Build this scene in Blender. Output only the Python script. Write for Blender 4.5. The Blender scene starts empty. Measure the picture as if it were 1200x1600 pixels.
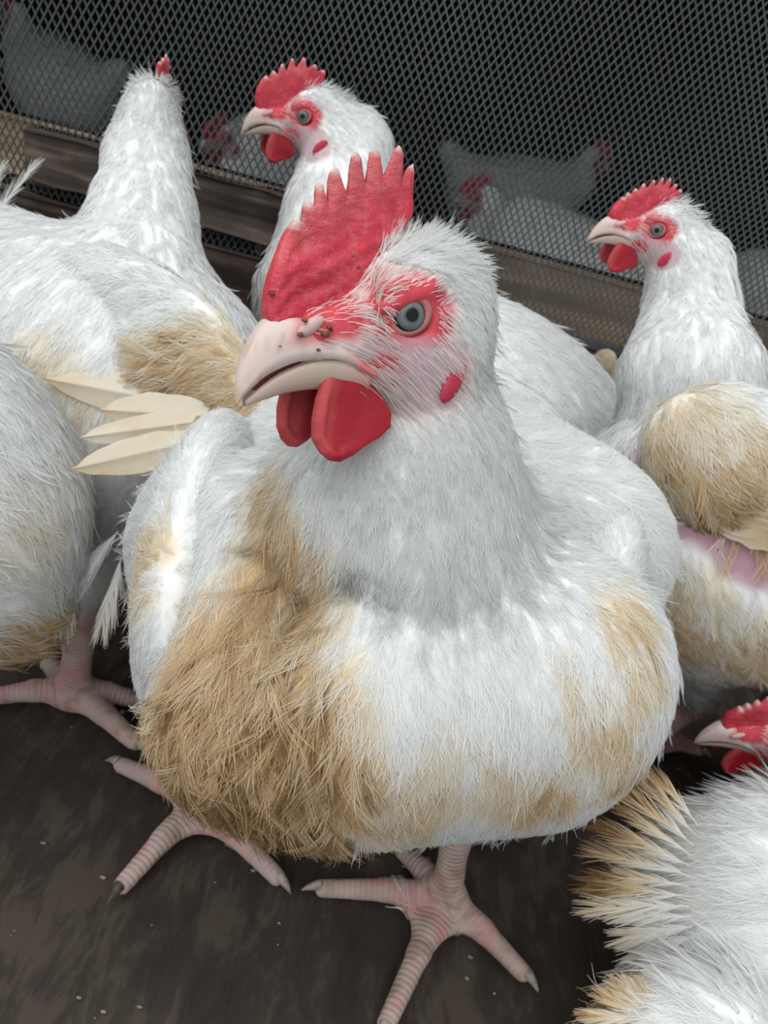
import bpy, math, random
import numpy as np

# ------------------------------------------------------------------ camera
SC = bpy.context.scene
COL = SC.collection
FPX = 1250.0                                   # focal length in pixels of the 1200x1600 frame
PITCH, ROLL, CAM_H = math.radians(30), math.radians(14), 0.42
_F = np.array([0, math.cos(PITCH), -math.sin(PITCH)])
_u = np.array([0, math.sin(PITCH), math.cos(PITCH)]); _x = np.array([1.0, 0, 0])
CR = math.cos(ROLL) * _x + math.sin(ROLL) * _u
CU = -math.sin(ROLL) * _x + math.cos(ROLL) * _u
CP = np.array([0, 0, CAM_H])

def at(px, py, dep):
    """world point seen at a pixel of the photograph, at a depth in metres"""
    return CP + dep * (_F + CR * (px - 600) / FPX + CU * (800 - py) / FPX)

from mathutils import Matrix, Vector
cam = bpy.data.cameras.new('camera')
cam.sensor_fit = 'VERTICAL'; cam.sensor_height = 36.0; cam.lens = 36.0 * FPX / 1600
cam.clip_start = 0.01
cam.dof.use_dof = True; cam.dof.focus_distance = 0.235; cam.dof.aperture_fstop = cam.lens / 0.9
camo = bpy.data.objects.new('camera', cam); COL.objects.link(camo)
M = Matrix.Identity(4)
for i in range(3):
    M[i][0], M[i][1], M[i][2], M[i][3] = CR[i], CU[i], -_F[i], CP[i]
camo.matrix_world = M
SC.camera = camo

# ------------------------------------------------------------------ light
world = bpy.data.worlds.new('overcast_sky'); SC.world = world; world.use_nodes = True
bgn = world.node_tree.nodes['Background']
bgn.inputs['Color'].default_value = (0.93, 0.97, 1.0, 1); bgn.inputs['Strength'].default_value = 0.62
sun = bpy.data.lights.new('soft_sun', 'SUN'); sun.energy = 1.9; sun.angle = math.radians(75); sun.color = (0.97, 0.99, 1.0)
suno = bpy.data.objects.new('soft_sun', sun); COL.objects.link(suno)
suno.rotation_euler = Vector((0.22, 0.35, -1.0)).to_track_quat('-Z', 'Y').to_euler()
SC.view_settings.view_transform = 'Standard'; SC.view_settings.look = 'None'
SC.view_settings.exposure = 0.2; SC.view_settings.gamma = 1.0; SC.view_settings.use_curve_mapping = False
SC.cycles.transparent_max_bounces = 24
SC.cycles.max_bounces = 8; SC.cycles.diffuse_bounces = 5

# ------------------------------------------------------------------ numpy tools
rng = np.random.default_rng(7)
def nz(v):
    v = np.asarray(v, float); return v / (np.linalg.norm(v, axis=-1, keepdims=True) + 1e-12)

def _hash(ix, iy, iz, seed):
    h = (ix.astype(np.int64) * 374761393 + iy.astype(np.int64) * 668265263 + iz.astype(np.int64) * 2147483647 + seed * 974711) & 0xffffffff
    h = ((h ^ (h >> 13)) * 1274126177) & 0xffffffff
    h = ((h ^ (h >> 16)) * 2246822519) & 0xffffffff
    return ((h ^ (h >> 15)) & 0xffff) / 65535.0

def noise(P, freq, seed=0):
    Q = np.asarray(P) * freq + 1000.0
    i = np.floor(Q).astype(np.int64); f = Q - i; f = f * f * (3 - 2 * f)
    out = 0
    for a in (0, 1):
        for b in (0, 1):
            for c in (0, 1):
                w = (f[..., 0] if a else 1 - f[..., 0]) * (f[..., 1] if b else 1 - f[..., 1]) * (f[..., 2] if c else 1 - f[..., 2])
                out = out + w * _hash(i[..., 0] + a, i[..., 1] + b, i[..., 2] + c, seed)
    return out
def fbm(P, freq, seed=0):
    return 0.55 * noise(P, freq, seed) + 0.28 * noise(P, freq * 2.1, seed + 5) + 0.17 * noise(P, freq * 4.3, seed + 9)
def sm(x, a, b):
    t = np.clip((x - a) / (b - a), 0, 1); return t * t * (3 - 2 * t)
def mixc(a, b, t):
    return a + (b - a) * t[..., None]

def axis(lo, hi, h, fine=()):
    out = [lo]
    while out[-1] < hi:
        x = out[-1]; s = h
        for a, b, hf in fine:
            d = max(a - x, x - b, 0)
            s = min(s, hf + d * 0.25)
        out.append(x + s)
    return np.array(out)

class Field:
    """signed distance on a rectilinear grid"""
    def __init__(self, xs, ys, zs):
        self.ax = (xs, ys, zs); self.F = np.full((len(xs), len(ys), len(zs)), 0.08, np.float32)
    def _box(self, lo, hi):
        s = []
        for a, l, h in zip(self.ax, lo, hi):
            s.append(slice(max(np.searchsorted(a, l) - 1, 0), np.searchsorted(a, h) + 1))
        return tuple(s)
    def _pts(self, s):
        return (self.ax[0][s[0]][:, None, None], self.ax[1][s[1]][None, :, None], self.ax[2][s[2]][None, None, :])
    def apply(self, fun, lo, hi, k, op='add', m=0.035):
        s = self._box(np.asarray(lo) - m, np.asarray(hi) + m)
        X, Y, Z = self._pts(s)
        d = fun(X, Y, Z).astype(np.float32); f = self.F[s]
        if op == 'sub':
            h = np.clip(0.5 - 0.5 * (f + d) / k, 0, 1); self.F[s] = f * (1 - h) - d * h + k * h * (1 - h)
        else:
            h = np.clip(0.5 + 0.5 * (f - d) / k, 0, 1); self.F[s] = f * (1 - h) + d * h - k * h * (1 - h)
    def ell(self, c, r, k=0.02, ax=None, op='add'):
        c = np.asarray(c, float); r = np.asarray(r, float)
        A = np.eye(3) if ax is None else np.asarray(ax, float)      # rows = local axes
        def fun(X, Y, Z):
            dx, dy, dz = X - c[0], Y - c[1], Z - c[2]
            q = [(dx * A[i, 0] + dy * A[i, 1] + dz * A[i, 2]) / r[i] for i in range(3)]
            k0 = np.sqrt(q[0]**2 + q[1]**2 + q[2]**2)
            k1 = np.sqrt((q[0] / r[0])**2 + (q[1] / r[1])**2 + (q[2] / r[2])**2) + 1e-9
            return k0 * (k0 - 1) / k1
        e = np.sqrt(((A * r[:, None])**2).sum(0))
        self.apply(fun, c - e, c + e, k, op)
    def cone(self, a, b, ra, rb, k=0.01, op='add', m=0.03):
        a = np.asarray(a, float); b = np.asarray(b, float); ba = b - a; L2 = ba @ ba
        def fun(X, Y, Z):
            t = np.clip(((X - a[0]) * ba[0] + (Y - a[1]) * ba[1] + (Z - a[2]) * ba[2]) / L2, 0, 1)
            return np.sqrt((X - a[0] - t * ba[0])**2 + (Y - a[1] - t * ba[1])**2 + (Z - a[2] - t * ba[2])**2) - (ra + (rb - ra) * t)
        r = max(ra, rb); self.apply(fun, np.minimum(a, b) - r, np.maximum(a, b) + r, k, op, m)
    def sample(self, P):
        idx = []; fr = []
        for i in range(3):
            a = self.ax[i]; j = np.clip(np.searchsorted(a, P[:, i]) - 1, 0, len(a) - 2)
            idx.append(j); fr.append(np.clip((P[:, i] - a[j]) / (a[j + 1] - a[j]), 0, 1))
        o = 0
        for p in (0, 1):
            for q in (0, 1):
                for r in (0, 1):
                    w = (fr[0] if p else 1 - fr[0]) * (fr[1] if q else 1 - fr[1]) * (fr[2] if r else 1 - fr[2])
                    o = o + w * self.F[idx[0] + p, idx[1] + q, idx[2] + r]
        return o
    def grad(self, P, e=0.002):
        g = np.stack([self.sample(P + d) - self.sample(P - d) for d in np.eye(3) * e], -1)
        return nz(g)
    def mesh(self):
        F = self.F; ins = F < 0
        nx, ny, nz_ = F.shape
        cnt = np.zeros((nx - 1, ny - 1, nz_ - 1), np.int8)
        for a in (0, 1):
            for b in (0, 1):
                for c in (0, 1):
                    cnt += ins[a:nx - 1 + a, b:ny - 1 + b, c:nz_ - 1 + c]
        act = (cnt > 0) & (cnt < 8)
        ci = np.argwhere(act); idx = np.full(act.shape, -1, np.int64); idx[act] = np.arange(len(ci))
        acc = np.zeros((len(ci), 3)); n = np.zeros(len(ci))
        A = self.ax
        corners = [(a, b, c) for a in (0, 1) for b in (0, 1) for c in (0, 1)]
        def val(o): return F[ci[:, 0] + o[0], ci[:, 1] + o[1], ci[:, 2] + o[2]]
        def pos(o): return np.stack([A[i][ci[:, i] + o[i]] for i in range(3)], -1)
        for o in corners:
            for d in range(3):
                if o[d] == 0:
                    o2 = list(o); o2[d] = 1
                    f0, f1 = val(o), val(o2); cr = (f0 < 0) != (f1 < 0)
                    t = np.where(cr, f0 / np.where(cr, f0 - f1, 1), 0)
                    p = pos(o) + (pos(o2) - pos(o)) * t[:, None]
                    acc[cr] += p[cr]; n[cr] += 1
        V = acc / n[:, None]
        faces = []
        for d in range(3):
            u, v = (d + 1) % 3, (d + 2) % 3
            sl0 = [slice(1, -1)] * 3; sl0[d] = slice(0, -1)
            sl1 = [slice(1, -1)] * 3; sl1[d] = slice(1, None)
            a = ins[tuple(sl0)]; b = ins[tuple(sl1)]
            e = np.argwhere(a != b)
            base = e.copy(); base[:, u] += 1; base[:, v] += 1
            flip = a[tuple(e.T)]
            def cell(du, dv):
                q = base.copy(); q[:, u] -= du; q[:, v] -= dv; return idx[tuple(q.T)]
            q = np.stack([cell(1, 1), cell(0, 1), cell(0, 0), cell(1, 0)], -1)
            q[~flip] = q[~flip][:, ::-1]
            faces.append(q)
        return V, np.concatenate(faces)

def mesh_obj(name, V, Fc, mat, parent=None, attrs=None, smooth=True, uv=None):
    me = bpy.data.meshes.new(name)
    V = np.asarray(V, np.float32); Fc = [list(map(int, f)) for f in Fc] if not isinstance(Fc, np.ndarray) else Fc
    if isinstance(Fc, np.ndarray):
        k = Fc.shape[1]
        me.vertices.add(len(V)); me.vertices.foreach_set('co', V.ravel())
        me.loops.add(Fc.size); me.loops.foreach_set('vertex_index', Fc.astype(np.int32).ravel())
        me.polygons.add(len(Fc)); me.polygons.foreach_set('loop_start', np.arange(0, Fc.size, k, dtype=np.int32))
        me.update(calc_edges=True)
    else:
        me.from_pydata(V.tolist(), [], Fc)
    if smooth:
        me.polygons.foreach_set('use_smooth', np.ones(len(me.polygons), bool))
    for an, dat in (attrs or {}).items():
        dat = np.asarray(dat, np.float32)
        if dat.ndim == 2:
            at_ = me.attributes.new(an, 'FLOAT_COLOR', 'POINT')
            if dat.shape[1] == 3: dat = np.concatenate([dat, np.ones((len(dat), 1), np.float32)], 1)
            at_.data.foreach_set('color', dat.ravel())
        else:
            at_ = me.attributes.new(an, 'FLOAT', 'POINT'); at_.data.foreach_set('value', dat)
    if mat: me.materials.append(mat)
    me.validate()
    o = bpy.data.objects.new(name, me); COL.objects.link(o)
    if parent: o.parent = parent
    return o

def hair_obj(name, P, rad, tint, nrm, mat, parent):
    """P: (n,k,3) points, rad: (k,) or (n,k), tint (n,3)"""
    n, k, _ = P.shape
    hc = bpy.data.hair_curves.new(name)
    hc.add_curves([k] * n)
    hc.attributes['position'].data.foreach_set('vector', P.astype(np.float32).ravel())
    r = hc.attributes.get('radius') or hc.attributes.new('radius', 'FLOAT', 'POINT')
    r.data.foreach_set('value', np.broadcast_to(rad, (n, k)).astype(np.float32).ravel())
    c = hc.attributes.new('tint', 'FLOAT_COLOR', 'CURVE')
    c.data.foreach_set('color', np.concatenate([tint, np.ones((n, 1))], 1).astype(np.float32).ravel())
    v = hc.attributes.new('vane_normal', 'FLOAT_VECTOR', 'CURVE')
    v.data.foreach_set('vector', nrm.astype(np.float32).ravel())
    hc.materials.append(mat)
    o = bpy.data.objects.new(name, hc); COL.objects.link(o)
    if parent: o.parent = parent
    o['kind'] = 'stuff'
    return o

def empty(name, loc, rz=0.0, label=None, cat=None, group=None):
    o = bpy.data.objects.new(name, None); COL.objects.link(o)
    o.location = loc; o.rotation_euler = (0, 0, rz); o.empty_display_size = 0.03
    tag(o, label, cat, group); return o
def tag(o, label=None, cat=None, group=None, kind=None):
    if label: o['label'] = label
    if cat: o['category'] = cat
    if group: o['group'] = group
    if kind: o['kind'] = kind
    return o

# ------------------------------------------------------------------ materials
def nodemat(name):
    m = bpy.data.materials.new(name); m.use_nodes = True
    nt = m.node_tree; nt.nodes.clear()
    out = nt.nodes.new('ShaderNodeOutputMaterial')
    return m, nt, out
def N(nt, t, **kw):
    n = nt.nodes.new(t)
    for k, v in kw.items():
        if k.startswith('i_'):
            n.inputs[k[2:].replace('_', ' ')].default_value = v
        else: setattr(n, k, v)
    return n
def L(nt, a, b): nt.links.new(a, b)

def mat_body():
    m, nt, out = nodemat('bird_body')
    a = N(nt, 'ShaderNodeAttribute', attribute_name='tint')
    s = N(nt, 'ShaderNodeAttribute', attribute_name='scute')
    p = N(nt, 'ShaderNodeBsdfPrincipled', i_Roughness=0.75)
    p.inputs['Subsurface Weight'].default_value = 0.25; p.inputs['Subsurface Radius'].default_value = (0.004, 0.0018, 0.0012)
    p.inputs['Subsurface Scale'].default_value = 0.6; p.inputs['Specular IOR Level'].default_value = 0.15
    sn = N(nt, 'ShaderNodeMath', operation='SINE'); L(nt, s.outputs['Fac'], sn.inputs[0])
    ab = N(nt, 'ShaderNodeMath', operation='ABSOLUTE'); L(nt, sn.outputs[0], ab.inputs[0])
    co = N(nt, 'ShaderNodeTexCoord')
    no = N(nt, 'ShaderNodeTexNoise', i_Scale=900.0, i_Detail=3.0); L(nt, co.outputs['Object'], no.inputs['Vector'])
    ad = N(nt, 'ShaderNodeMath', operation='MULTIPLY_ADD'); L(nt, no.outputs['Fac'], ad.inputs[0]); ad.inputs[1].default_value = 0.35
    L(nt, ab.outputs[0], ad.inputs[2])
    bu = N(nt, 'ShaderNodeBump', i_Strength=0.5, i_Distance=0.0009); L(nt, ad.outputs[0], bu.inputs['Height'])
    L(nt, bu.outputs[0], p.inputs['Normal'])
    L(nt, a.outputs['Color'], p.inputs['Base Color']); L(nt, p.outputs[0], out.inputs[0]); return m

def mat_feather(name='feather_barb', trans=0.25, thin=0.35):
    m, nt, out = nodemat(name)
    a = N(nt, 'ShaderNodeAttribute', attribute_name='tint')
    d = N(nt, 'ShaderNodeBsdfDiffuse'); t = N(nt, 'ShaderNodeBsdfTranslucent'); mx = N(nt, 'ShaderNodeMixShader', i_Fac=trans)
    v = N(nt, 'ShaderNodeAttribute', attribute_name='vane_normal')
    L(nt, v.outputs['Vector'], d.inputs['Normal']); L(nt, v.outputs['Vector'], t.inputs['Normal'])
    L(nt, a.outputs['Color'], d.inputs[0]); L(nt, a.outputs['Color'], t.inputs[0])
    L(nt, d.outputs[0], mx.inputs[1]); L(nt, t.outputs[0], mx.inputs[2])
    tr = N(nt, 'ShaderNodeBsdfTransparent'); m2 = N(nt, 'ShaderNodeMixShader', i_Fac=thin)
    L(nt, mx.outputs[0], m2.inputs[1]); L(nt, tr.outputs[0], m2.inputs[2]); L(nt, m2.outputs[0], out.inputs[0]); return m

def mat_vane():
    m, nt, out = nodemat('feather_vane')
    a = N(nt, 'ShaderNodeAttribute', attribute_name='tint'); b = N(nt, 'ShaderNodeAttribute', attribute_name='barb')
    sn = N(nt, 'ShaderNodeMath', operation='SINE'); L(nt, b.outputs['Fac'], sn.inputs[0])
    bu = N(nt, 'ShaderNodeBump', i_Strength=0.12, i_Distance=0.0004); L(nt, sn.outputs[0], bu.inputs['Height'])
    p = N(nt, 'ShaderNodeBsdfPrincipled', i_Roughness=0.55); p.inputs['Specular IOR Level'].default_value = 0.25
    L(nt, bu.outputs[0], p.inputs['Normal']); L(nt, a.outputs['Color'], p.inputs['Base Color'])
    t = N(nt, 'ShaderNodeBsdfTranslucent'); L(nt, a.outputs['Color'], t.inputs[0])
    mx = N(nt, 'ShaderNodeMixShader', i_Fac=0.3); L(nt, p.outputs[0], mx.inputs[1]); L(nt, t.outputs[0], mx.inputs[2])
    L(nt, mx.outputs[0], out.inputs[0]); return m

def mat_flesh(name, rough=0.42, bump=0.5, scale=420.0, sss=0.3, dist=0.0012):
    m, nt, out = nodemat(name)
    a = N(nt, 'ShaderNodeAttribute', attribute_name='tint')
    co = N(nt, 'ShaderNodeTexCoord')
    wv = N(nt, 'ShaderNodeTexNoise', i_Scale=scale * 0.35, i_Detail=4.0, i_Distortion=1.2)
    mp = N(nt, 'ShaderNodeMapping'); mp.inputs['Scale'].default_value = (0.6, 1, 1.6)
    L(nt, co.outputs['Object'], mp.inputs[0]); L(nt, mp.outputs[0], wv.inputs['Vector'])
    vo = N(nt, 'ShaderNodeTexVoronoi', i_Scale=scale * 2.6); L(nt, co.outputs['Object'], vo.inputs['Vector'])
    ad = N(nt, 'ShaderNodeMath', operation='MULTIPLY_ADD'); L(nt, vo.outputs['Distance'], ad.inputs[0]); ad.inputs[1].default_value = -0.3
    L(nt, wv.outputs['Fac'], ad.inputs[2])
    bu = N(nt, 'ShaderNodeBump', i_Strength=bump, i_Distance=dist); L(nt, ad.outputs[0], bu.inputs['Height'])
    p = N(nt, 'ShaderNodeBsdfPrincipled', i_Roughness=rough)
    p.inputs['Subsurface Weight'].default_value = sss; p.inputs['Subsurface Radius'].default_value = (0.004, 0.0012, 0.001)
    p.inputs['Subsurface Scale'].default_value = 0.5; p.inputs['Specular IOR Level'].default_value = 0.35
    L(nt, bu.outputs[0], p.inputs['Normal']); L(nt, a.outputs['Color'], p.inputs['Base Color']); L(nt, p.outputs[0], out.inputs[0]); return m

def mat_plain(name, color, rough=0.5, spec=0.4, noise_scale=None, c2=None, bump=0.0, dist=0.001, coat=0.0):
    m, nt, out = nodemat(name)
    p = N(nt, 'ShaderNodeBsdfPrincipled', i_Roughness=rough); p.inputs['Specular IOR Level'].default_value = spec
    p.inputs['Coat Weight'].default_value = coat; p.inputs['Coat Roughness'].default_value = 0.05
    p.inputs['Base Color'].default_value = (*color, 1)
    if noise_scale:
        co = N(nt, 'ShaderNodeTexCoord'); no = N(nt, 'ShaderNodeTexNoise', i_Scale=noise_scale, i_Detail=5.0)
        L(nt, co.outputs['Object'], no.inputs['Vector'])
        r = N(nt, 'ShaderNodeValToRGB'); r.color_ramp.elements[0].position = 0.35; r.color_ramp.elements[1].position = 0.68
        r.color_ramp.elements[0].color = (*color, 1); r.color_ramp.elements[1].color = (*(c2 or color), 1)
        L(nt, no.outputs['Fac'], r.inputs[0]); L(nt, r.outputs[0], p.inputs['Base Color'])
        if bump:
            bu = N(nt, 'ShaderNodeBump', i_Strength=bump, i_Distance=dist); L(nt, no.outputs['Fac'], bu.inputs['Height']); L(nt, bu.outputs[0], p.inputs['Normal'])
    L(nt, p.outputs[0], out.inputs[0]); return m

def mat_eye():
    """iris rings around the local x axis of the eyeball (unit sphere coordinates)"""
    m, nt, out = nodemat('eyeball')
    a = N(nt, 'ShaderNodeAttribute', attribute_name='ring')
    r = N(nt, 'ShaderNodeValToRGB'); e = r.color_ramp.elements
    e[0].position = 0.0; e[0].color = (0.004, 0.004, 0.005, 1)
    e[1].position = 1.0; e[1].color = (0.10, 0.045, 0.04, 1)
    for pos, c in ((0.27, (0.004, 0.004, 0.005)), (0.31, (0.10, 0.115, 0.11)), (0.45, (0.165, 0.19, 0.18)), (0.6, (0.11, 0.13, 0.13)), (0.66, (0.012, 0.012, 0.014)), (0.76, (0.012, 0.012, 0.014)), (0.8, (0.10, 0.06, 0.055))):
        q = e.new(pos); q.color = (*c, 1)
    L(nt, a.outputs['Fac'], r.inputs[0])
    p = N(nt, 'ShaderNodeBsdfPrincipled', i_Roughness=0.2); p.inputs['Specular IOR Level'].default_value = 0.25
    p.inputs['Coat Weight'].default_value = 0.12; p.inputs['Coat Roughness'].default_value = 0.03
    L(nt, r.outputs[0], p.inputs['Base Color']); L(nt, p.outputs[0], out.inputs[0]); return m

MB, MFE, MV, ME = mat_body(), mat_feather(), mat_vane(), mat_eye()
MCOMB = mat_flesh('comb_flesh', 0.42, 0.8, 620, 0.25, 0.0007)
MWAT = mat_flesh('wattle_flesh', 0.5, 0.35, 500, 0.25, 0.0006)
MBEAK = mat_flesh('beak_horn', 0.33, 0.12, 160, 0.25, 0.0004)
MCLAW = mat_plain('claw_horn', (0.42, 0.35, 0.29), 0.4, 0.4, 300, (0.2, 0.15, 0.12))
MCLAWD = mat_plain('dirty_claw_horn', (0.03, 0.024, 0.02), 0.6, 0.3, 300, (0.09, 0.07, 0.055))
MDIRT = mat_plain('dirt_crust', (0.10, 0.05, 0.022), 0.9, 0.2, 600, (0.24, 0.13, 0.06), 0.6, 0.0006)
MMOUTH = mat_plain('mouth_lining', (0.30, 0.03, 0.035), 0.4, 0.4)

WHITE = np.array([0.90, 0.91, 0.90]); OCHRE = np.array([0.72, 0.53, 0.31]); BROWN = np.array([0.27, 0.155, 0.07])
CREAM = np.array([0.86, 0.79, 0.65])
SKIN = np.array([0.60, 0.42, 0.38]); RED = np.array([0.66, 0.035, 0.06]); LILAC = np.array([0.58, 0.40, 0.45]); PINK = np.array([0.72, 0.44, 0.42])
LEGC = np.array([0.56, 0.42, 0.37])

def stain_color(s):
    """0 clean white .. 1 dark brown"""
    c = mixc(WHITE, CREAM, sm(s, 0.05, 0.35)); c = mixc(c, OCHRE, sm(s, 0.3, 0.68)); return mixc(c, BROWN, sm(s, 0.7, 1.05))

# ------------------------------------------------------------------ head pieces (head space, millimetres)
COMB_A = [(41.8, -1), (42.3, 4), (42.0, 7.0), (40.5, 13.5), (38.8, 17.6), (35.4, 23.7), (32.6, 27.7), (31.4, 28.1), (30.4, 26.9), (29.9, 31.4), (28.9, 32.8), (27.7, 32.5), (26.1, 31.5), (25.1, 36.9), (24.0, 37.9), (23.0, 37.4), (21.8, 32.0), (21.0, 40.8), (19.5, 42.0), (18.3, 41.0), (15.7, 34.8), (14.7, 45.0), (12.8, 46.7), (10.8, 45.3), (9.5, 37.8), (7.8, 46.9), (6.1, 48.4), (4.5, 46.9), (3.3, 40.8), (0.3, 48.0), (-2.4, 49.9), (-4.1, 47.8), (-3.8, 40.9), (-5.8, 44.2), (-8.4, 45.8), (-8.7, 43.4), (-8.4, 37.9), (-6.7, 31.6), (-2.5, 24.8), (-2, 16), (12, 8), (28, 0)]
COMB_B = [(40, -1), (43, 6), (43, 14), (40, 22), (36, 26.5), (33, 25), (31.5, 30), (29.5, 31), (27, 28.5), (24.5, 37), (22.5, 37), (20, 32), (17, 42), (15, 42), (12.5, 35), (8, 44), (6, 44), (3.5, 36.5), (-1.5, 41), (-3.5, 40.5), (-5, 36.5), (-10, 38), (-12, 36), (-11, 30), (-6, 24), (-4, 14), (12, 8), (28, 0)]
COMB_E = [(40, -1), (42, 5), (41, 11), (38, 16), (35.5, 20), (34, 19), (33, 23.5), (31.5, 24), (30, 22.5), (28.5, 28), (27, 28.2), (25.5, 26), (23, 33), (21.5, 33), (19.5, 29), (17, 37.5), (15.3, 37.5), (13.5, 32), (10.5, 40.5), (8.8, 40.5), (7.5, 34), (4, 41.5), (2.3, 41.5), (1, 34), (-2.5, 39), (-4, 38.5), (-4.5, 33.5), (-8.5, 36), (-10, 34), (-8, 27), (-4, 20), (-2, 12), (12, 8), (28, 0)]
WAT_A = [(25.5, -11.4), (28.1, -14.8), (29.9, -19.1), (31.3, -25.1), (31.5, -30.4), (29.7, -34.2), (27.1, -36.6), (24.0, -37.3), (20.0, -35.8), (15.8, -33.2), (11.1, -31.3), (7.4, -28.5), (7.0, -24.2), (10, -19), (15, -13), (20, -10)]

def poly_sdf(px, py, X, Z):
    P = np.asarray(px); d = np.full(X.shape, 1e9); s = np.zeros(X.shape, bool)
    n = len(px)
    for i in range(n):
        ax, az, bx, bz = px[i], py[i], px[(i + 1) % n], py[(i + 1) % n]
        ex, ez = bx - ax, bz - az
        t = np.clip(((X - ax) * ex + (Z - az) * ez) / (ex * ex + ez * ez + 1e-9), 0, 1)
        d = np.minimum(d, (X - ax - t * ex)**2 + (Z - az - t * ez)**2)
        c = ((az > Z) != (bz > Z)) & (X < (bx - ax) * (Z - az) / (bz - az + 1e-12) + ax)
        s ^= c
    d = np.sqrt(d); return np.where(s, -d, d)

def plate(poly, thick, h, wob=0.0, seed=0, off=0.0):
    """a fleshy plate: polygon in x/z, thickness thick(x,z,depth), mid-surface offset off(x,z)"""
    p = np.asarray(poly, float)
    lo = p.min(0) - 4 * h; hi = p.max(0) + 4 * h
    xs = np.arange(lo[0], hi[0], h); zs = np.arange(lo[1], hi[1], h); ys = np.arange(-9, 9.01, min(h, 0.8))
    X, Z = np.meshgrid(xs, zs, indexing='ij'); D = poly_sdf(p[:, 0], p[:, 1], X, Z)
    w = thick(X, Z, -D)
    mid = off(X, Z) if callable(off) else np.full(X.shape, off)
    if wob:
        mid = mid + wob * (noise(np.stack([X, Z, X * 0], -1), 0.13, seed) - 0.5) * 2
    F = Field(xs, ys, zs)
    Y = np.abs(ys[None, :, None] - mid[:, None, :])
    e = np.maximum(D[:, None, :] + 0.0, -9)
    a = np.maximum(e + 0.6, 0); b = np.maximum(Y - w[:, None, :] + 0.6, 0)
    F.F = (np.minimum(np.maximum(e + 0.6, Y - w[:, None, :] + 0.6), 0) + np.sqrt(a * a + b * b) - 0.6).astype(np.float32)
    return F.mesh()

def catmull(pts, n):
    p = np.asarray(pts, float); m = len(p); t = np.linspace(0, m - 1, n); i = np.clip(t.astype(int), 0, m - 2); f = (t - i)[:, None]
    g = lambda j: p[np.clip(j, 0, m - 1)]
    return 0.5 * (2 * g(i) + (g(i + 1) - g(i - 1)) * f + (2 * g(i - 1) - 5 * g(i) + 4 * g(i + 1) - g(i + 2)) * f**2 + (3 * g(i) - g(i - 1) - 3 * g(i + 1) + g(i + 2)) * f**3)

def loft_beak(st, n=30, k=18, lower=False):
    S = catmull(st, n)                          # Ux Uz Lx Lz w
    V = []; Fc = []
    for r in S:
        U = np.array([r[0], 0, r[1]]); Lo = np.array([r[2], 0, r[3]])
        for j in range(k):
            a = math.pi * j / (k - 1)
            sa = math.sin(a)**0.85; y = r[4] * math.copysign(abs(math.cos(a))**0.8, math.cos(a))
            V.append(((Lo + (U - Lo) * sa) if not lower else (U + (Lo - U) * sa)) + np.array([0, y, 0]))
    for i in range(n - 1):
        for j in range(k):
            a, b = i * k + j, i * k + (j + 1) % k
            q = [a, b, b + k, a + k]; Fc.append(q[::-1] if not lower else q)
    Fc.append(list(range(k)) if not lower else list(range(k))[::-1])
    e = (n - 1) * k; Fc.append([e + j for j in range(k)][::-1] if not lower else [e + j for j in range(k)])
    return np.array(V), Fc
UPB = [(13, -10.8, 12.5, -13.8, 11.5), (18, -6.5, 16.3, -12, 11), (24, -1, 22, -8.8, 10), (31, 2.6, 30, -8, 8.3), (37, 3.6, 36, -8.7, 7), (42, 2.5, 40.6, -10.2, 5.9), (46, -1.8, 44.5, -12.2, 4.6), (49.4, -7.8, 47.6, -14.8, 3.3), (51.3, -14.4, 50, -17.6, 1.9), (51.6, -19, 51.4, -20.2, 0.5)]
LOB = [(14, -13.8, 14, -19, 10), (22, -9.4, 22, -17.6, 9), (30, -8.9, 30, -17.2, 7.4), (38, -11.3, 38, -17.9, 5.4), (44, -14.8, 44, -19.3, 3.6), (48.9, -18.9, 48.9, -20.6, 1.4)]

def sphere(n=32, m=20):
    V = []; Fc = []
    for i in range(m + 1):
        th = math.pi * i / m
        for j in range(n):
            ph = 2 * math.pi * j / n
            V.append((math.cos(th), math.sin(th) * math.cos(ph), math.sin(th) * math.sin(ph)))
    for i in range(m):
        for j in range(n):
            Fc.append((i * n + j, (i + 1) * n + j, (i + 1) * n + (j + 1) % n, i * n + (j + 1) % n))
    return np.array(V), np.array(Fc)

def torus(R, r, ry=1.0, n=40, m=12, lid=None):
    V = []; Fc = []
    for i in range(n):
        a = 2 * math.pi * i / n
        rr = r * (1 + 0.25 * math.sin(a * 1 + 2.2))
        for j in range(m):
            b = 2 * math.pi * j / m
            V.append((rr * math.sin(b) * 0.9, (R + rr * math.cos(b)) * math.cos(a), (R + rr * math.cos(b)) * math.sin(a) * ry))
    for i in range(n):
        for j in range(m):
            Fc.append((i * m + j, ((i + 1) % n) * m + j, ((i + 1) % n) * m + (j + 1) % m, i * m + (j + 1) % m))
    return np.array(V), np.array(Fc)

def crumb(r, seed, squash=0.5):
    V, Fc = sphere(10, 6); V = V * (0.65 + 0.8 * noise(V, 1.7, seed)[:, None]) * r; V[:, 2] *= squash
    return V, Fc

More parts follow.
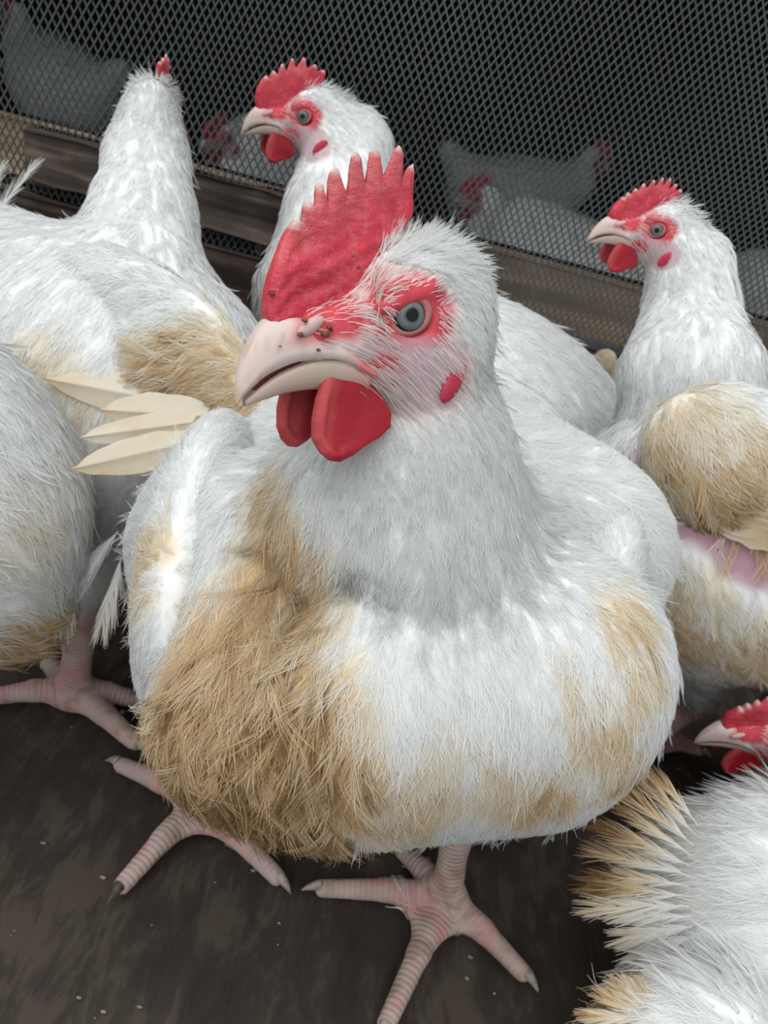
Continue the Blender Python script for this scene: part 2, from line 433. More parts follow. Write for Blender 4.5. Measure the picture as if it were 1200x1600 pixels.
# ------------------------------------------------------------------ feathers
def vane(base, tip, nrm, W, bend=0.0, nseg=9, tip_pow=0.55, root_w=0.35, seed=0, fray=0.0):
    """one flat feather with a raised shaft; returns V, F, barb, t"""
    base = np.asarray(base, float); tip = np.asarray(tip, float); d = tip - base; Ln = np.linalg.norm(d); d /= Ln
    n = nz(np.asarray(nrm, float) - d * (np.asarray(nrm, float) @ d)); s = np.cross(n, d)
    r = np.random.default_rng(seed); V = []; bb = []; tt = []
    cols = (-1, -0.55, -0.08, 0, 0.08, 0.55, 1)
    for i in range(nseg + 1):
        t = i / nseg
        w = W * (root_w + (1 - root_w) * min(1, t / 0.3)**0.8) * (max(1 - t, 0)**tip_pow if t > 0.55 else 1) * (1 if t <= 0.55 else 1 / (0.45**tip_pow) * 1.0 if True else 1)
        if i == nseg: w = W * 0.04
        for c in cols:
            jag = (1 + fray * (r.random() - 0.5) * 2) if abs(c) == 1 else 1
            p = base + d * Ln * (t + (fray * 0.05 * (r.random() - .5) if abs(c) == 1 and 0 < i < nseg else 0) - 0.06 * abs(c) * (1 if i == 0 else 1)) + s * w * c * jag + n * (bend * Ln * (t - t * t) * 1.0 - abs(c) * w * 0.22 + (0.0006 if c == 0 else 0))
            V.append(p); bb.append((t * Ln - abs(c) * w * 1.2) * 2 * math.pi / 0.0016); tt.append(t)
    k = len(cols); Fc = [(i * k + j, i * k + j + 1, (i + 1) * k + j + 1, (i + 1) * k + j) for i in range(nseg) for j in range(k - 1)]
    return np.array(V), np.array(Fc), np.array(bb), np.array(tt)

def quill(base, tip, nrm, W, bend, seed, nb=60):
    """a long loose feather: shaft and clumped barbs as curves"""
    r = np.random.default_rng(seed); base = np.asarray(base, float); tip = np.asarray(tip, float); d = tip - base; Ln = np.linalg.norm(d); d = d / Ln
    n = nz(np.asarray(nrm, float) - d * (np.asarray(nrm, float) @ d)); s = np.cross(n, d); sb = r.normal(0, 0.10)
    sh = lambda t: base + (d * t[..., None] + n * (bend * (t - t * t) * 1.0)[..., None] + s * (sb * t * t)[..., None]) * Ln
    u = np.linspace(0, 1, 5); Q = [sh(u)[None]]; R = [np.array([[1, .9, .7, .45, .2]]) * 0.00055]; T = [np.array([0.3])]; Nr = [n[None]]
    for sg in (1, -1):
        t = np.sort(r.random(nb)) * 0.9 + 0.06; cl = np.round(t * 17 + 0.3 * np.sin(seed + t * 9)) / 17; phi = 0.25 + r.normal(0, 0.05, nb) + 0.10 * np.sin(cl * 40 + seed)
        bl = W / np.sin(0.42) * np.minimum(1, 0.35 + t * 2.2) * (1 - 0.45 * t**3) * (0.85 + 0.3 * r.random(nb))
        tt = t + (cl - t) * 0.5
        a = sh(t)[:, None, :] * (1 - u[None, :, None]) + sh(tt)[:, None, :] * u[None, :, None]
        q = a + d * (bl * np.cos(phi))[:, None, None] * u[None, :, None] + s * sg * (bl * np.sin(phi))[:, None, None] * (u - 0.3 * u * u)[None, :, None] + n * (-W * 0.25 * u * u)[None, :, None] + n * (r.normal(0, 0.25, nb) * W)[:, None, None] * (u * u)[None, :, None]
        Q.append(q); R.append(np.tile(np.array([1, 1, .9, .7, .3]) * 0.00030, (nb, 1))); T.append(t + 0.2 * bl / Ln); Nr.append(nz(n + s * sg * 0.2 + r.normal(0, .1, (nb, 3))))
    return np.concatenate(Q), np.concatenate(R), np.concatenate(T), np.concatenate(Nr)

def plumes(P, Nn, D, Ln, Wd, nb, rad, col, field, lift=0.0015, phi=0.45, jit=0.25, K=5, sink=0.001, loose=0.0, rs=None, wave=0.0, base_lift=0.0):
    """barbed feathers: nb barbs each, laid over the surface of field"""
    rs = rs or rng
    n = len(P); S = np.cross(Nn, D)
    t = np.tile(np.linspace(0.02, 0.78, nb), (n, 1)) + rs.normal(0, 0.03, (n, nb))
    sg = np.where((np.arange(nb) % 2)[None, :] == 0, 1.0, -1.0) * np.ones((n, 1))
    ph = phi[:, None] if isinstance(phi, np.ndarray) else phi
    ph = ph * (0.6 + 0.7 * rs.random((n, nb)))
    bl = Wd[:, None] / np.maximum(np.sin(np.maximum(ph, 0.25)), 0.2) * (1 - 0.55 * np.abs(2 * t - 0.8)) * (0.75 + 0.5 * rs.random((n, nb)))
    bl = np.minimum(bl, Ln[:, None] * 0.75)
    u = np.linspace(0, 1, K)[None, None, :]
    fx = Ln[:, None, None] * t[..., None] + bl[..., None] * (np.cos(ph)[..., None] * u + 0.25 * (1 - np.cos(ph))[..., None] * u * u)
    sx = sg[..., None] * bl[..., None] * np.sin(ph)[..., None] * (u - 0.35 * u * u)
    wv = (wave[:, None, None] if isinstance(wave, np.ndarray) else wave) * Ln[:, None, None] * (rs.normal(0, 1, (n, 1, 1))) * (fx / Ln[:, None, None])**2
    sx = sx + wv
    Q = P[:, None, None, :] + D[:, None, None, :] * fx[..., None] + S[:, None, None, :] * sx[..., None]
    shp = Q.shape; Q = Q.reshape(-1, 3)
    lift = lift[:, None, None] if isinstance(lift, np.ndarray) else lift
    lf = lift * (0.4 + 1.2 * rs.random(n))[:, None, None] * (fx / Ln[:, None, None]) ** 1.0 + (loose[:, None, None] if isinstance(loose, np.ndarray) else loose) * rs.random((n, 1, 1)) * (fx / Ln[:, None, None])**2
    lf = (lf + base_lift + lift * 0.35 * rs.random((n, nb, 1)) - sink * (fx < 0.12 * Ln[:, None, None])).reshape(-1)
    for it in range(3):
        d = field.sample(Q); e = 0.0025
        g = np.stack([field.sample(Q + v) - field.sample(Q - v) for v in np.eye(3) * e], -1) / (2 * e)
        g = g / np.maximum((g * g).sum(1, keepdims=True), 0.2)
        Q = Q + g * np.clip(lf - d, -0.02, 0.02)[:, None]
    C = np.repeat(col[:, None, :], nb, 1) * (1 + rs.normal(0, 0.03, (n, nb, 1)))
    Q = Q.reshape(n * nb, K, 3)
    rr = rad * np.array([1.0, 1.0, 0.9, 0.7, 0.25][:K])
    nrm = nz(Nn[:, None, :] + S[:, None, :] * (sg * 0.15)[..., None] + rs.normal(0, 0.09, (n, 1, 3)) + rs.normal(0, 0.05, (n, nb, 3)))
    return Q, np.broadcast_to(rr, (n * nb, K)), np.clip(C.reshape(-1, 3), 0, 0.95), nrm.reshape(-1, 3)

def scatter(V, Fc, n, dens, rs):
    a, b, c, d = (V[Fc[:, i]] for i in range(4))
    ar = 0.5 * np.linalg.norm(np.cross(c - a, d - b), axis=1); ce = (a + b + c + d) / 4
    w = ar * dens(ce); w = w / w.sum()
    f = rs.choice(len(Fc), n, p=w); u, v = rs.random((2, n, 1))
    return (a[f] * (1 - u) + b[f] * u) * (1 - v) + (d[f] * (1 - u) + c[f] * u) * v

def polyline_dist(P, pts, rad):
    """nearest distance/radius ratio, arc length and tangent along a polyline"""
    best = np.full(len(P), 1e9); arc = np.zeros(len(P)); tan = np.zeros((len(P), 3)); s = 0
    for i in range(len(pts) - 1):
        a, b = pts[i], pts[i + 1]; ba = b - a; l = np.linalg.norm(ba)
        t = np.clip((P - a) @ ba / l**2, 0, 1); d = np.linalg.norm(P - a - t[:, None] * ba, axis=1) / (rad[i] + (rad[i + 1] - rad[i]) * t)
        m = d < best; best[m] = d[m]; arc[m] = (s + t * l)[m]; tan[m] = ba / l; s += l
    return best, arc, tan

# ------------------------------------------------------------------ a bird
def bird(sp):
    rs = np.random.default_rng(sp['seed'])
    root = empty('chicken', (sp['root'][0], sp['root'][1], 0), 0, sp['label'], 'chicken', sp.get('group'))
    O = np.array([sp['root'][0], sp['root'][1], 0.0]); W = lambda p: np.asarray(p, float) - O
    detail = sp['detail']; h = sp['h']; hh = sp['hh']
    # head frame
    hp, fw, up, hs = sp['head']; fw = nz(fw); up = np.asarray(up, float); up = nz(up - fw * (up @ fw)); lf = np.cross(up, fw)
    hs = hs * 0.001; A3 = np.stack([fw, lf, up]); H0 = W(hp)
    hd = lambda p: H0 + hs * (np.asarray(p, float) @ A3)           # head mm -> object space
    tohd = lambda P: (P - H0) @ A3.T / hs
    # grid
    allp = [W(p[1]) for p in sp['body']] + [hd((0, 0, 0))]
    lo = np.array([1e9] * 3); hi = -lo
    for p in sp['body']:
        if p[0] == 'e':
            c = W(p[1]); r = max(p[2]); lo = np.minimum(lo, c - r); hi = np.maximum(hi, c + r)
        else:
            r = max(p[3], p[4])
            for q in (p[1], p[2]): lo = np.minimum(lo, W(q) - r); hi = np.maximum(hi, W(q) + r)
    for p, r in sp['neck']: lo = np.minimum(lo, W(p) - r); hi = np.maximum(hi, W(p) + r)
    lo = np.minimum(lo, H0 - 0.05 * hs * 1000); hi = np.maximum(hi, H0 + 0.05 * hs * 1000)
    for lg in sp['legs']:
        for q in [lg['foot']] + lg['toes']: lo = np.minimum(lo, W(q) - 0.02); hi = np.maximum(hi, W(q) + 0.02)
    lo[2] = -0.012 if sp['legs'] else max(lo[2], -0.012)
    lo -= 0.008; hi += 0.008
    hr = 0.030 * hs * 1000
    fine = [[(H0[i] - hr, H0[i] + hr, hh)] for i in range(3)]
    if sp['legs']: fine[2].append((-0.012, 0.03, min(h, 0.0022)))
    F = Field(*[axis(lo[i], hi[i], h, fine[i]) for i in range(3)])
    def prim(Fd, p):
        k = p[-1]
        if p[0] in 'es':
            axm = None
            if p[3] is not None:
                f = nz(p[3]); u = np.array([0, 0, 1.0]) if len(p) < 6 else np.asarray(p[4], float)
                u = nz(u - f * (u @ f)); axm = np.stack([f, np.cross(u, f), u])
            Fd.ell(W(p[1]), p[2], k, axm, 'sub' if p[0] == 's' else 'add')
        else:
            Fd.cone(W(p[1]), W(p[2]), p[3], p[4], k, 'sub' if p[0] == 'x' else 'add', 0.045)
    for p in sp['body']:
        if p[0] in 'ec': prim(F, p)
    nk = [(W(p), r) for p, r in sp['neck']]
    for (a, ra), (b, rb) in zip(nk[:-1], nk[1:]): F.cone(a, b, ra, rb, sp.get('nk', 0.028), m=0.05)
    m = hs
    F.ell(hd((-11, 0, 2)), np.array([27, 16.5, 23]) * m, 10 * m, A3)
    F.cone(hd((0, 0, -1)), hd((27, 0, -3)), 15.5 * m, 8.5 * m, 6 * m, m=20 * m)
    F.cone(hd((-8, 0, -10)), hd((16, 0, -13)), 13 * m, 6.5 * m, 7 * m, m=20 * m)
    for s in (1, -1):
        F.ell(hd((2, s * 11.0, 10.5)), np.array([12, 4.5, 4]) * m, 4 * m, A3)
        F.ell(hd((-14, s * 12, -8)), np.array([8, 4, 8]) * m, 5 * m, A3)
    ex = {s: nz(np.array([0.30, s * 1.0, 0.10])) for s in (1, -1)}
    for s in (1, -1): F.ell(hd((3, s * 16.6, 3)), np.array([5.6 if sp.get('brow') else 6.6] * 3) * m, 1.6 * m, A3, 'sub')
    for s in (1, -1) if sp.get('brow') else (): F.cone(hd((12.5, s * 13.4, 5.4)), hd((-3, s * 15.0, 10.8)), 2.1 * m, 2.3 * m, 2.2 * m, m=8 * m)
    for p in sp['body']:
        if p[0] in 'sx': prim(F, p)
    legsegs = []
    for lg in sp['legs']:
        r0 = lg.get('r', 0.0078); hk, ft = W(lg['hock']), W(lg['foot'])
        F.cone(W(lg['hip']), hk, lg.get('thigh', 0.04), r0 * 1.35, 0.012)
        mid = hk * 0.5 + ft * 0.5
        F.cone(hk, mid, r0 * 1.3, r0 * 0.98, 0.004); F.cone(mid, ft, r0 * 0.98, r0 * 1.15, 0.004)
        F.ell(ft + [0, 0, -0.002], np.array([r0 * 1.5, r0 * 1.5, r0 * 1.15]), 0.006)
        legsegs.append(([hk, mid, ft], [r0 * 1.3, r0, r0 * 1.15]))
        tr = lg.get('tr', r0 * 0.78)
        web = lg.get('web', ())
        for ti, tp in enumerate(lg['toes']):
            tp = W(tp); md = (ft + tp) / 2; md[2] = max(tp[2], tr) + tr * 0.55
            st = ft + [0, 0, -0.002]
            q1 = st * 0.75 + tp * 0.25; q1[2] = max(q1[2], tr * 1.3)
            F.cone(st, md, tr * 1.2, tr * 0.98, 0.006, m=0.012); F.cone(md, tp, tr * 0.98, tr * 0.78, 0.003, m=0.012)
            legsegs.append(([st, md, tp], [tr * 1.2, tr, tr * 0.78]))
        for i, j in web:
            F.cone(ft * 0.62 + W(lg['toes'][i]) * 0.38 + [0, 0, 0.0], ft * 0.62 + W(lg['toes'][j]) * 0.38, tr * 0.42, tr * 0.42, 0.008, m=0.012)
    V, Fc = F.mesh()
    # colour of the skin / down under the feathers
    def stain(P): return np.clip(sp['stain'](P + O), 0, 1.1)
    hq = tohd(V)
    col = stain_color(stain(V))
    bare = sp.get('bare')
    if bare: col = mixc(col, LILAC * [0.9, 0.8, 0.85], bare(V + O))
    def face(hq, P):
        x, y, z = hq.T; ay = np.abs(y); nn = fbm(hq, 0.16, 3) - 0.5
        ey = np.sqrt(((x - 3) / 1.15)**2 + (z - 4)**2)
        near = sm(np.linalg.norm(hq, axis=1), 62, 48)
        red = sm(ey + nn * 5, 13.5, 10) * sm(ay, 5, 9)
        red = red * (1 - 0.75 * sm(z, 0, -6))
        red = np.maximum(red, sm(x + nn * 6, 12, 18) * sm(z - 0.25 * (30 - x) + nn * 6, -9, -3) * (z < 22))          # lores and comb base
        red = np.maximum(red, sm(np.abs(z - (2 + 0.75 * (20 - np.abs(x - 16)))), 9, 4) * sm(x, -2, 8) * 0.9 * (z > 2))
        red = np.maximum(red, sm(np.sqrt((x - 11)**2 + (z + 13)**2 * 1.3) + nn * 4, 8, 5))                           # corner of the gape
        lil = sm(np.sqrt(((x - 2) / 22)**2 + ((z + 13) / 14)**2) + nn * 0.3, 1.05, 0.85) * sm(x, -26, -16)
        return red * near, lil * near, near
    red, lil, near = face(hq, V)
    col = mixc(col, LILAC, lil * 0.9); col = mixc(col, RED * (0.9 + 0.5 * (fbm(hq, 0.5, 8) - 0.5)[:, None]) , red * 0.95)
    legm = np.zeros(len(V)); scute = np.zeros(len(V))
    best = np.full(len(V), 1e9)
    for pts, rad in legsegs:
        d, arc, tan = polyline_dist(V, np.array(pts), rad)
        q = d < best; best[q] = d[q]; scute[q] = arc[q] * math.pi / 0.0031
    lowz = max([lg['hock'][2] for lg in sp['legs']], default=0)
    legm = np.maximum(sm(best, 1.7, 1.25), sm(V[:, 2], 0.034, 0.026) * (lowz > 0.05)) * sm(V[:, 2], lowz + 0.015, lowz - 0.004)
    legcol = LEGC * (0.85 + 0.4 * (fbm(V, 90, 4) - 0.5))[:, None] * np.array([1, 1, 1])
    legcol = mixc(legcol, np.array([0.55, 0.24, 0.24]), sm(fbm(V, 60, 14), 0.5, 0.68) * 0.6)
    legcol = mixc(legcol, np.array([0.22, 0.16, 0.10]), sm(fbm(V, 130, 24), 0.58, 0.7) * 0.5)
    col = mixc(col, legcol, legm)
    scute = np.where(legm > 0.3, scute, 0)
    body = mesh_obj('body', V, Fc, MB, root, {'tint': col, 'scute': scute})
    # claws
    for li, lg in enumerate(sp['legs']):
        ft = W(lg['foot'])
        for ti, tp in enumerate(lg['toes']):
            tp = W(tp); d = nz((tp - ft) * [1, 1, 0]); tr = lg.get('tr', lg.get('r', 0.0078) * 0.78)
            cl = lg.get('claw', 0.010); Vc = []; n, k = 7, 8; s = np.cross([0, 0, 1], d)
            for i in range(n):
                t = i / (n - 1); c = tp + d * (tr * 0.3 + cl * t) + np.array([0, 0, tr * 0.35 - (tr * 0.9) * t * t]); r = tr * 0.52 * (1 - t)**0.7 + 0.0002
                c[2] = max(c[2], r)
                for j in range(k):
                    a = 2 * math.pi * j / k; Vc.append(c + s * r * math.cos(a) + np.array([0, 0, 1]) * r * math.sin(a))
            Fq = [(i * k + j, i * k + (j + 1) % k, (i + 1) * k + (j + 1) % k, (i + 1) * k + j) for i in range(n - 1) for j in range(k)]
            mesh_obj('claw', Vc, Fq, MCLAWD if (li, ti) in sp.get('dirty', ()) else MCLAW, root)
    # --- head parts
    place = lambda Vm: H0 + hs * (np.asarray(Vm) @ A3)
    if sp.get('face', True):
        hstep = 0.42 if detail > 1 else 1.0
        def th(X, Z, dep):
            base = np.clip((26 - 0.62 * (Z)) / 26, 0, 1) if False else 1
            return np.clip(0.9 + 1.0 * (1 - np.clip((Z - 8) / 38, 0, 1)) * 2.6, 0.9, 5) * np.clip(0.6 + dep / 5, 0.6, 1) + (0.32 * np.sin(X * 0.55 + Z * 1.15 + 5 * noise(np.stack([X, Z, X * 0 + 5], -1), 0.12, 3)) * sm(Z, 34, 12) * sm(dep, 1, 4) + 0.3 * (noise(np.stack([X * 0.8, Z * 1.6, X * 0 + 5], -1), 0.6, 3) - 0.5) if detail > 1 else 0)
        Vm, Fm = plate(sp['comb'], th, hstep, 1.2, sp['seed'], sp.get('comb_off', 0.0))
        cp = np.array(sp['comb'], float); rd_ = np.hypot(cp[:, 0] - 18, cp[:, 1]); tips = cp[(rd_ > np.roll(rd_, 1)) & (rd_ >= np.roll(rd_, -1)) & (cp[:, 1] > 18)]
        top = sm(np.min([np.hypot(Vm[:, 0] - a, Vm[:, 2] - b) for a, b in tips], 0), 3.4, 1.0)
        c = np.array([0.62, 0.045, 0.075]) * (0.85 + 0.5 * (fbm(Vm, 0.22, 2)[:, None] - 0.3)); c = mixc(c, np.array([0.66, 0.17, 0.18]), sm(fbm(Vm, 0.5, 12), 0.45, 0.75) * 0.45)
        c = mixc(c, np.array([0.66, 0.24, 0.22]), sm(Vm[:, 2] + 0.5 * Vm[:, 0], 30, 52) * 0.45); c = mixc(c, np.array([0.74, 0.56, 0.50]), top * 0.8)
        co = mesh_obj('comb', place(Vm), Fm, MCOMB, root, {'tint': c})
        for s in (1, -1):
            wp = np.array(sp['wattle'])
            def tw(X, Z, dep): return 0.75 + 1.5 * np.exp(-(dep - 2.0)**2 / 2.5) * sm(X - 0.3 * (Z + 24), 20, 28) + 0.12 * np.sin(X * 0.7 + Z * 0.3)
            fl = sp.get('flare', 0.0)
            Vw, Fw = plate(wp, tw, hstep, 0.9, sp['seed'] + 3, lambda X, Z: np.clip((-12 - Z) * 0.10 - 2 + (18 - X) * 0.16, -7, 7))
            Vw = Vw.copy(); Vw[:, 1] = s * (9.5 + Vw[:, 1])
            if s < 0: Vw[:, 0] += sp.get('far_shift', 4.0); Vw[:, 2] += 2.0; Fw = Fw[:, ::-1]
            c = np.array([0.38, 0.010, 0.022]) * (0.9 + 0.3 * (fbm(Vw, 0.25, 6)[:, None] - 0.4)); c = mixc(c, np.array([0.64, 0.12, 0.12]), sm(Vw[:, 0] + 0.2 * Vw[:, 2], 18.5, 23) * 0.5)
            mesh_obj('wattle', place(Vw), Fw, MWAT, root, {'tint': c})
            # ear lobe
            Ve, Fe = sphere(20, 12); Ve = Ve * np.array([3.0, 1.3, 7.0] if detail > 1 else [4.4, 2.2, 8.0]); a = math.radians(38)
            Ve = np.stack([Ve[:, 0] * math.cos(a) + Ve[:, 2] * math.sin(a) * -1, Ve[:, 1], Ve[:, 0] * math.sin(a) + Ve[:, 2] * math.cos(a)], -1) + [sp.get('lobe', (-9, -12))[0], 15.2, sp.get('lobe', (-9, -12))[1]]
            yy = np.linspace(8, 50, 170); ds = F.sample(np.array([hd((sp.get('lobe', (-9, -12))[0], s * y, sp.get('lobe', (-9, -12))[1])) for y in yy])); Ve[:, 1] += yy[min(np.nonzero(np.append(ds < 0, False))[0].max(initial=0) + 1, 169)] - 14.9
            Ve[:, 1] *= s
            mesh_obj('earlobe', place(Ve), Fe if s > 0 else Fe[:, ::-1], MWAT, root, {'tint': np.tile([0.47, 0.03, 0.07], (len(Ve), 1)) * (0.85 + 0.3 * noise(Ve, 0.4, 2))[:, None]})
            # eye
            q = ex[s]; zq = nz(np.array([0, 0, 1.0]) - q * q[2]); yq = np.cross(zq, q); B3 = np.stack([q, yq, zq])
            Vs, Fs = sphere(32, 24); ring = np.sqrt(Vs[:, 1]**2 + Vs[:, 2]**2) / 0.98; ring = np.where(Vs[:, 0] > 0, np.clip(ring, 0, 1), 1)
            mesh_obj('eye', place((Vs * 6.9) @ B3 + [3, s * (10.3 if sp.get('brow') else 11.0), 3]), Fs, ME, root, {'ring': ring})
            Vt, Ft = torus(5.7, 1.4, 0.80); rad_ = np.hypot(Vt[:, 1], Vt[:, 2] / 0.80)
            c = mixc(np.tile([0.47, 0.16, 0.145], (len(Vt), 1)), np.tile([0.20, 0.08, 0.05], (len(Vt), 1)), sm(rad_, 6.2, 6.9) * sm(Vt[:, 2], 0, -3) * 0.8); c = mixc(c, np.tile([0.50, 0.10, 0.11], (len(Vt), 1)), sm(Vt[:, 2], 1, 4) * 0.7)
            tl = math.radians(24) * s; Vt = np.stack([Vt[:, 0] + 0.9 * sm(Vt[:, 2], 0, 5), Vt[:, 1] * math.cos(tl) - Vt[:, 2] * math.sin(tl), Vt[:, 1] * math.sin(tl) + Vt[:, 2] * math.cos(tl)], -1)
            mesh_obj('eyelid', place(Vt @ B3 + [3 + q[0] * 3.6, s * (10.6 if sp.get('brow') else 11.3) + q[1] * 3.6, 3 + q[2] * 3.6]), Ft, MWAT, root, {'tint': c})
        Vb, Fb = loft_beak(UPB); t = Vb[:, 0]
        bc = mixc(np.tile([0.70, 0.57, 0.52], (len(Vb), 1)), np.tile([0.60, 0.40, 0.24], (len(Vb), 1)), sm(t - Vb[:, 2] * 0.3, 54, 58) * 0.8)
        bc = mixc(bc, np.tile([0.62, 0.10, 0.11], (len(Vb), 1)), sm(t + (fbm(Vb, .3, 4) - .5) * 5, 23, 17) * 0.85); bc = mixc(bc, np.tile([0.66, 0.25, 0.25], (len(Vb), 1)), sm(t - 0.9 * Vb[:, 2] * (Vb[:, 2] < 0) * -1 + (fbm(Vb, .3, 4) - .5) * 4, 37.5, 34) * sm(Vb[:, 2], -5, -2.5)); bc = mixc(bc, np.tile([0.40, 0.24, 0.12], (len(Vb), 1)), sm(fbm(Vb, 0.5, 5), 0.62, 0.75) * 0.5)
        beak = mesh_obj('upper_beak', place(Vb), Fb, MBEAK, root, {'tint': bc})
        Vb, Fb = loft_beak(LOB, lower=True)
        lc = mixc(np.tile([0.58, 0.45, 0.38], (len(Vb), 1)), np.tile([0.62, 0.2, 0.18], (len(Vb), 1)), sm(Vb[:, 0], 22, 16) * 0.5)
        mesh_obj('lower_beak', place(Vb), Fb, MBEAK, root, {'tint': lc})
        S = catmull([(15, -11.5, 15, -14, 9), (24, -9, 24, -12, 8), (32, -9, 32, -12, 6.2), (40, -12, 40, -14.5, 4.2), (46, -16, 46, -18, 2)], 14)
        Vm_, Fm_ = loft_beak(S, 14, 10); mesh_obj('mouth', place(Vm_), Fm_, MMOUTH, root)
        for s in (1, -1):
            Vn, Fn = sphere(16, 10); Vn = Vn * [4.6, 1.7, 2.0]; a = math.radians(28)
            Vn = np.stack([Vn[:, 0] * math.cos(a) + Vn[:, 2] * math.sin(a), Vn[:, 1], -Vn[:, 0] * math.sin(a) + Vn[:, 2] * math.cos(a)], -1) + [32.0, 7.0, 0.6]; Vn[:, 1] *= s
            o = mesh_obj('nostril_flap', place(Vn), Fn if s > 0 else Fn[:, ::-1], MBEAK, beak, {'tint': np.tile([0.62, 0.42, 0.42], (len(Vn), 1))})
    if sp.get('specks'):
        for i, (p, r) in enumerate(sp['specks']):
            Vc, Fcr = crumb(r * hs, i, 0.6); mesh_obj('dirt_crumb', Vc + hd(p), Fcr, MDIRT, beak)
    # --- wings
    fields = [(F, V, Fc, None)]
    for wi, wg in enumerate(sp.get('wings', [])):
        lo = np.array([1e9] * 3); hi = -lo
        for p in wg['prims']:
            r = max(p[2]) if p[0] == 'e' else max(p[3], p[4])
            for q in ([p[1]] if p[0] == 'e' else [p[1], p[2]]): lo = np.minimum(lo, W(q) - r); hi = np.maximum(hi, W(q) + r)
        FW = Field(*[axis(lo[i] - .006, hi[i] + .006, wg.get('h', h)) for i in range(3)])
        for p in wg['prims']: prim(FW, p)
        Vw, Fw = FW.mesh()
        wob = mesh_obj('wing', Vw, Fw, MB, root, {'tint': stain_color(stain(Vw)), 'scute': np.zeros(len(Vw))})
        fields.append((FW, Vw, Fw, wg))
        for fi, (b, t, n, wd, bend, st) in enumerate(wg.get('feathers', [])):
            Vf, Ff, bb, tt = vane(W(b), W(t), n, wd, bend, 10, 0.5, 0.5, fi + sp['seed'], 0.06)
            cf = stain_color(np.clip(st[0] + (st[1] - st[0]) * tt + (fbm(Vf + O, 70, 3) - 0.5) * 0.5, 0, 1.05))
            mesh_obj('wing_feather', Vf, Ff, MV, wob, {'tint': cf, 'barb': bb})
    for fi, (b, t, n, wd, bend, st) in enumerate(sp.get('tail', [])):
        Q, R_, tq, N_ = quill(W(b), W(t), n, wd, bend, fi + sp['seed'] * 3, sp.get('quill_barbs', 60))
        cf = stain_color(np.clip(st[0] + (st[1] - st[0]) * np.clip(tq, 0, 1)**1.3 + rs.normal(0, 0.12, len(tq)) * (0.2 + tq), 0, 1.1))
        o = hair_obj('tail_feather', Q, R_, cf, N_, MFE, root); del o['kind']
    for fi, (b, t, n, wd, bend, st) in enumerate(sp.get('loose_feathers', [])):
        Q, R_, tq, N_ = quill(W(b), W(t), n, wd, bend, fi + 50, 70)
        cf = stain_color(np.clip(st[0] + (st[1] - st[0]) * np.clip(tq, 0, 1) + rs.normal(0, 0.05, len(tq)), 0, 1.1))
        o = hair_obj('loose_feather', Q, R_ * 0.8, cf, N_, MFE, root); del o['kind']
    # --- plumage
    spine = np.array([hd((30, 0, 2)), hd((-16, 0, 2))] + [p for p, r in nk[1:]] + [W(p) for p in sp['spine']])
    mids = np.concatenate([spine[:-1] * (1 - t) + spine[1:] * t for t in (0.17, 0.5, 0.83)]); tans = np.concatenate([nz(spine[1:] - spine[:-1])] * 3)
    def flow(P, Nn, grav):
        d2 = ((P[:, None, :] - mids[None])**2).sum(-1); w = np.exp(-d2 / (2 * 0.035**2) + d2.min(1, keepdims=True) / (2 * 0.035**2))
        t = (w[..., None] * tans[None]).sum(1); t = nz(t) + np.array([0, 0, -1.0]) * grav[:, None]
        if sp.get('sweep'): t = t + sp['sweep'](P + O)
        t = t - Nn * (t * Nn).sum(1, keepdims=True)
        return nz(t + rs.normal(0, 0.12, t.shape))
    allP, allR, allC, allN = [], [], [], []
    for FW, Vx, Fx, wg in fields:
        n = sp['nplume'] if wg is None else wg.get('nplume', sp['nplume'] // 6)
        if not n: continue
        def dens(c):
            q = tohd(c); r = np.linalg.norm(q, axis=1)
            w = 1 + 5.0 * (r < 50)
            if wg is None:
                for pts, rad in legsegs:
                    d, _, _ = polyline_dist(c, np.array(pts), rad); w = w * ((d > 1.8) | (c[:, 2] > lowz + 0.004))
                if bare: w = w * (1 - 0.96 * bare(c + O))
            vis = ((CP - O - c) * FW.grad(c)).sum(1) / np.linalg.norm(CP - O - c, axis=1)
            return w * (0.3 + 0.7 * sm(vis, -0.6, -0.25))
        P = scatter(Vx, Fx, n, dens, rs); Nn = FW.grad(P)
        q = tohd(P); rr = np.linalg.norm(q, axis=1)
        headness = sm(rr, 58, 36) if wg is None else np.zeros(n)
        rd, ll, _ = face(q, P)
        fc = np.clip(rd + ll, 0, 1) if wg is None else np.zeros(n)
        keep = fc < 0.10 + 0.25 * rs.random(n)
        keep &= ~((headness > 0.5) & ((q[:, 0] > 27) | (np.sqrt((q[:, 0] - 3.5)**2 + (q[:, 2] - 3)**2) < 7.8) | ((rd > 0.5) & (q[:, 0] > 20))))
        lb = sp.get('lobe', (-9, -12)); ear = np.sqrt(((q[:, 0] - lb[0]) / 4.5)**2 + ((q[:, 2] - lb[1]) / 7)**2) < 0.9; keep &= ~(ear & (headness > 0.4))
        P, Nn, q, headness, fc = P[keep], Nn[keep], q[keep], headness[keep], fc[keep]; n = len(P)
        s = stain(P)
        neckness = np.zeros(n)
        if wg is None:
            d, _, _ = polyline_dist(P, np.array([p for p, r in nk]), [r for p, r in nk]); neckness = sm(d, 1.5, 1.0) * (P[:, 2] > nk[-1][0][2] - 0.02)
            D = flow(P, Nn, 0.55 * (1 - headness) + 0.12)
        else:
            ax_ = nz(np.asarray(wg['dir'], float)); t = np.tile(nz(ax_ + np.array([0, 0, -0.8])), (n, 1)); D = nz(t - Nn * (Nn * t).sum(1, keepdims=True) + rs.normal(0, 0.12, (n, 3)))
            D = nz(D - Nn * (D * Nn).sum(1, keepdims=True))
        k = hs * 1000
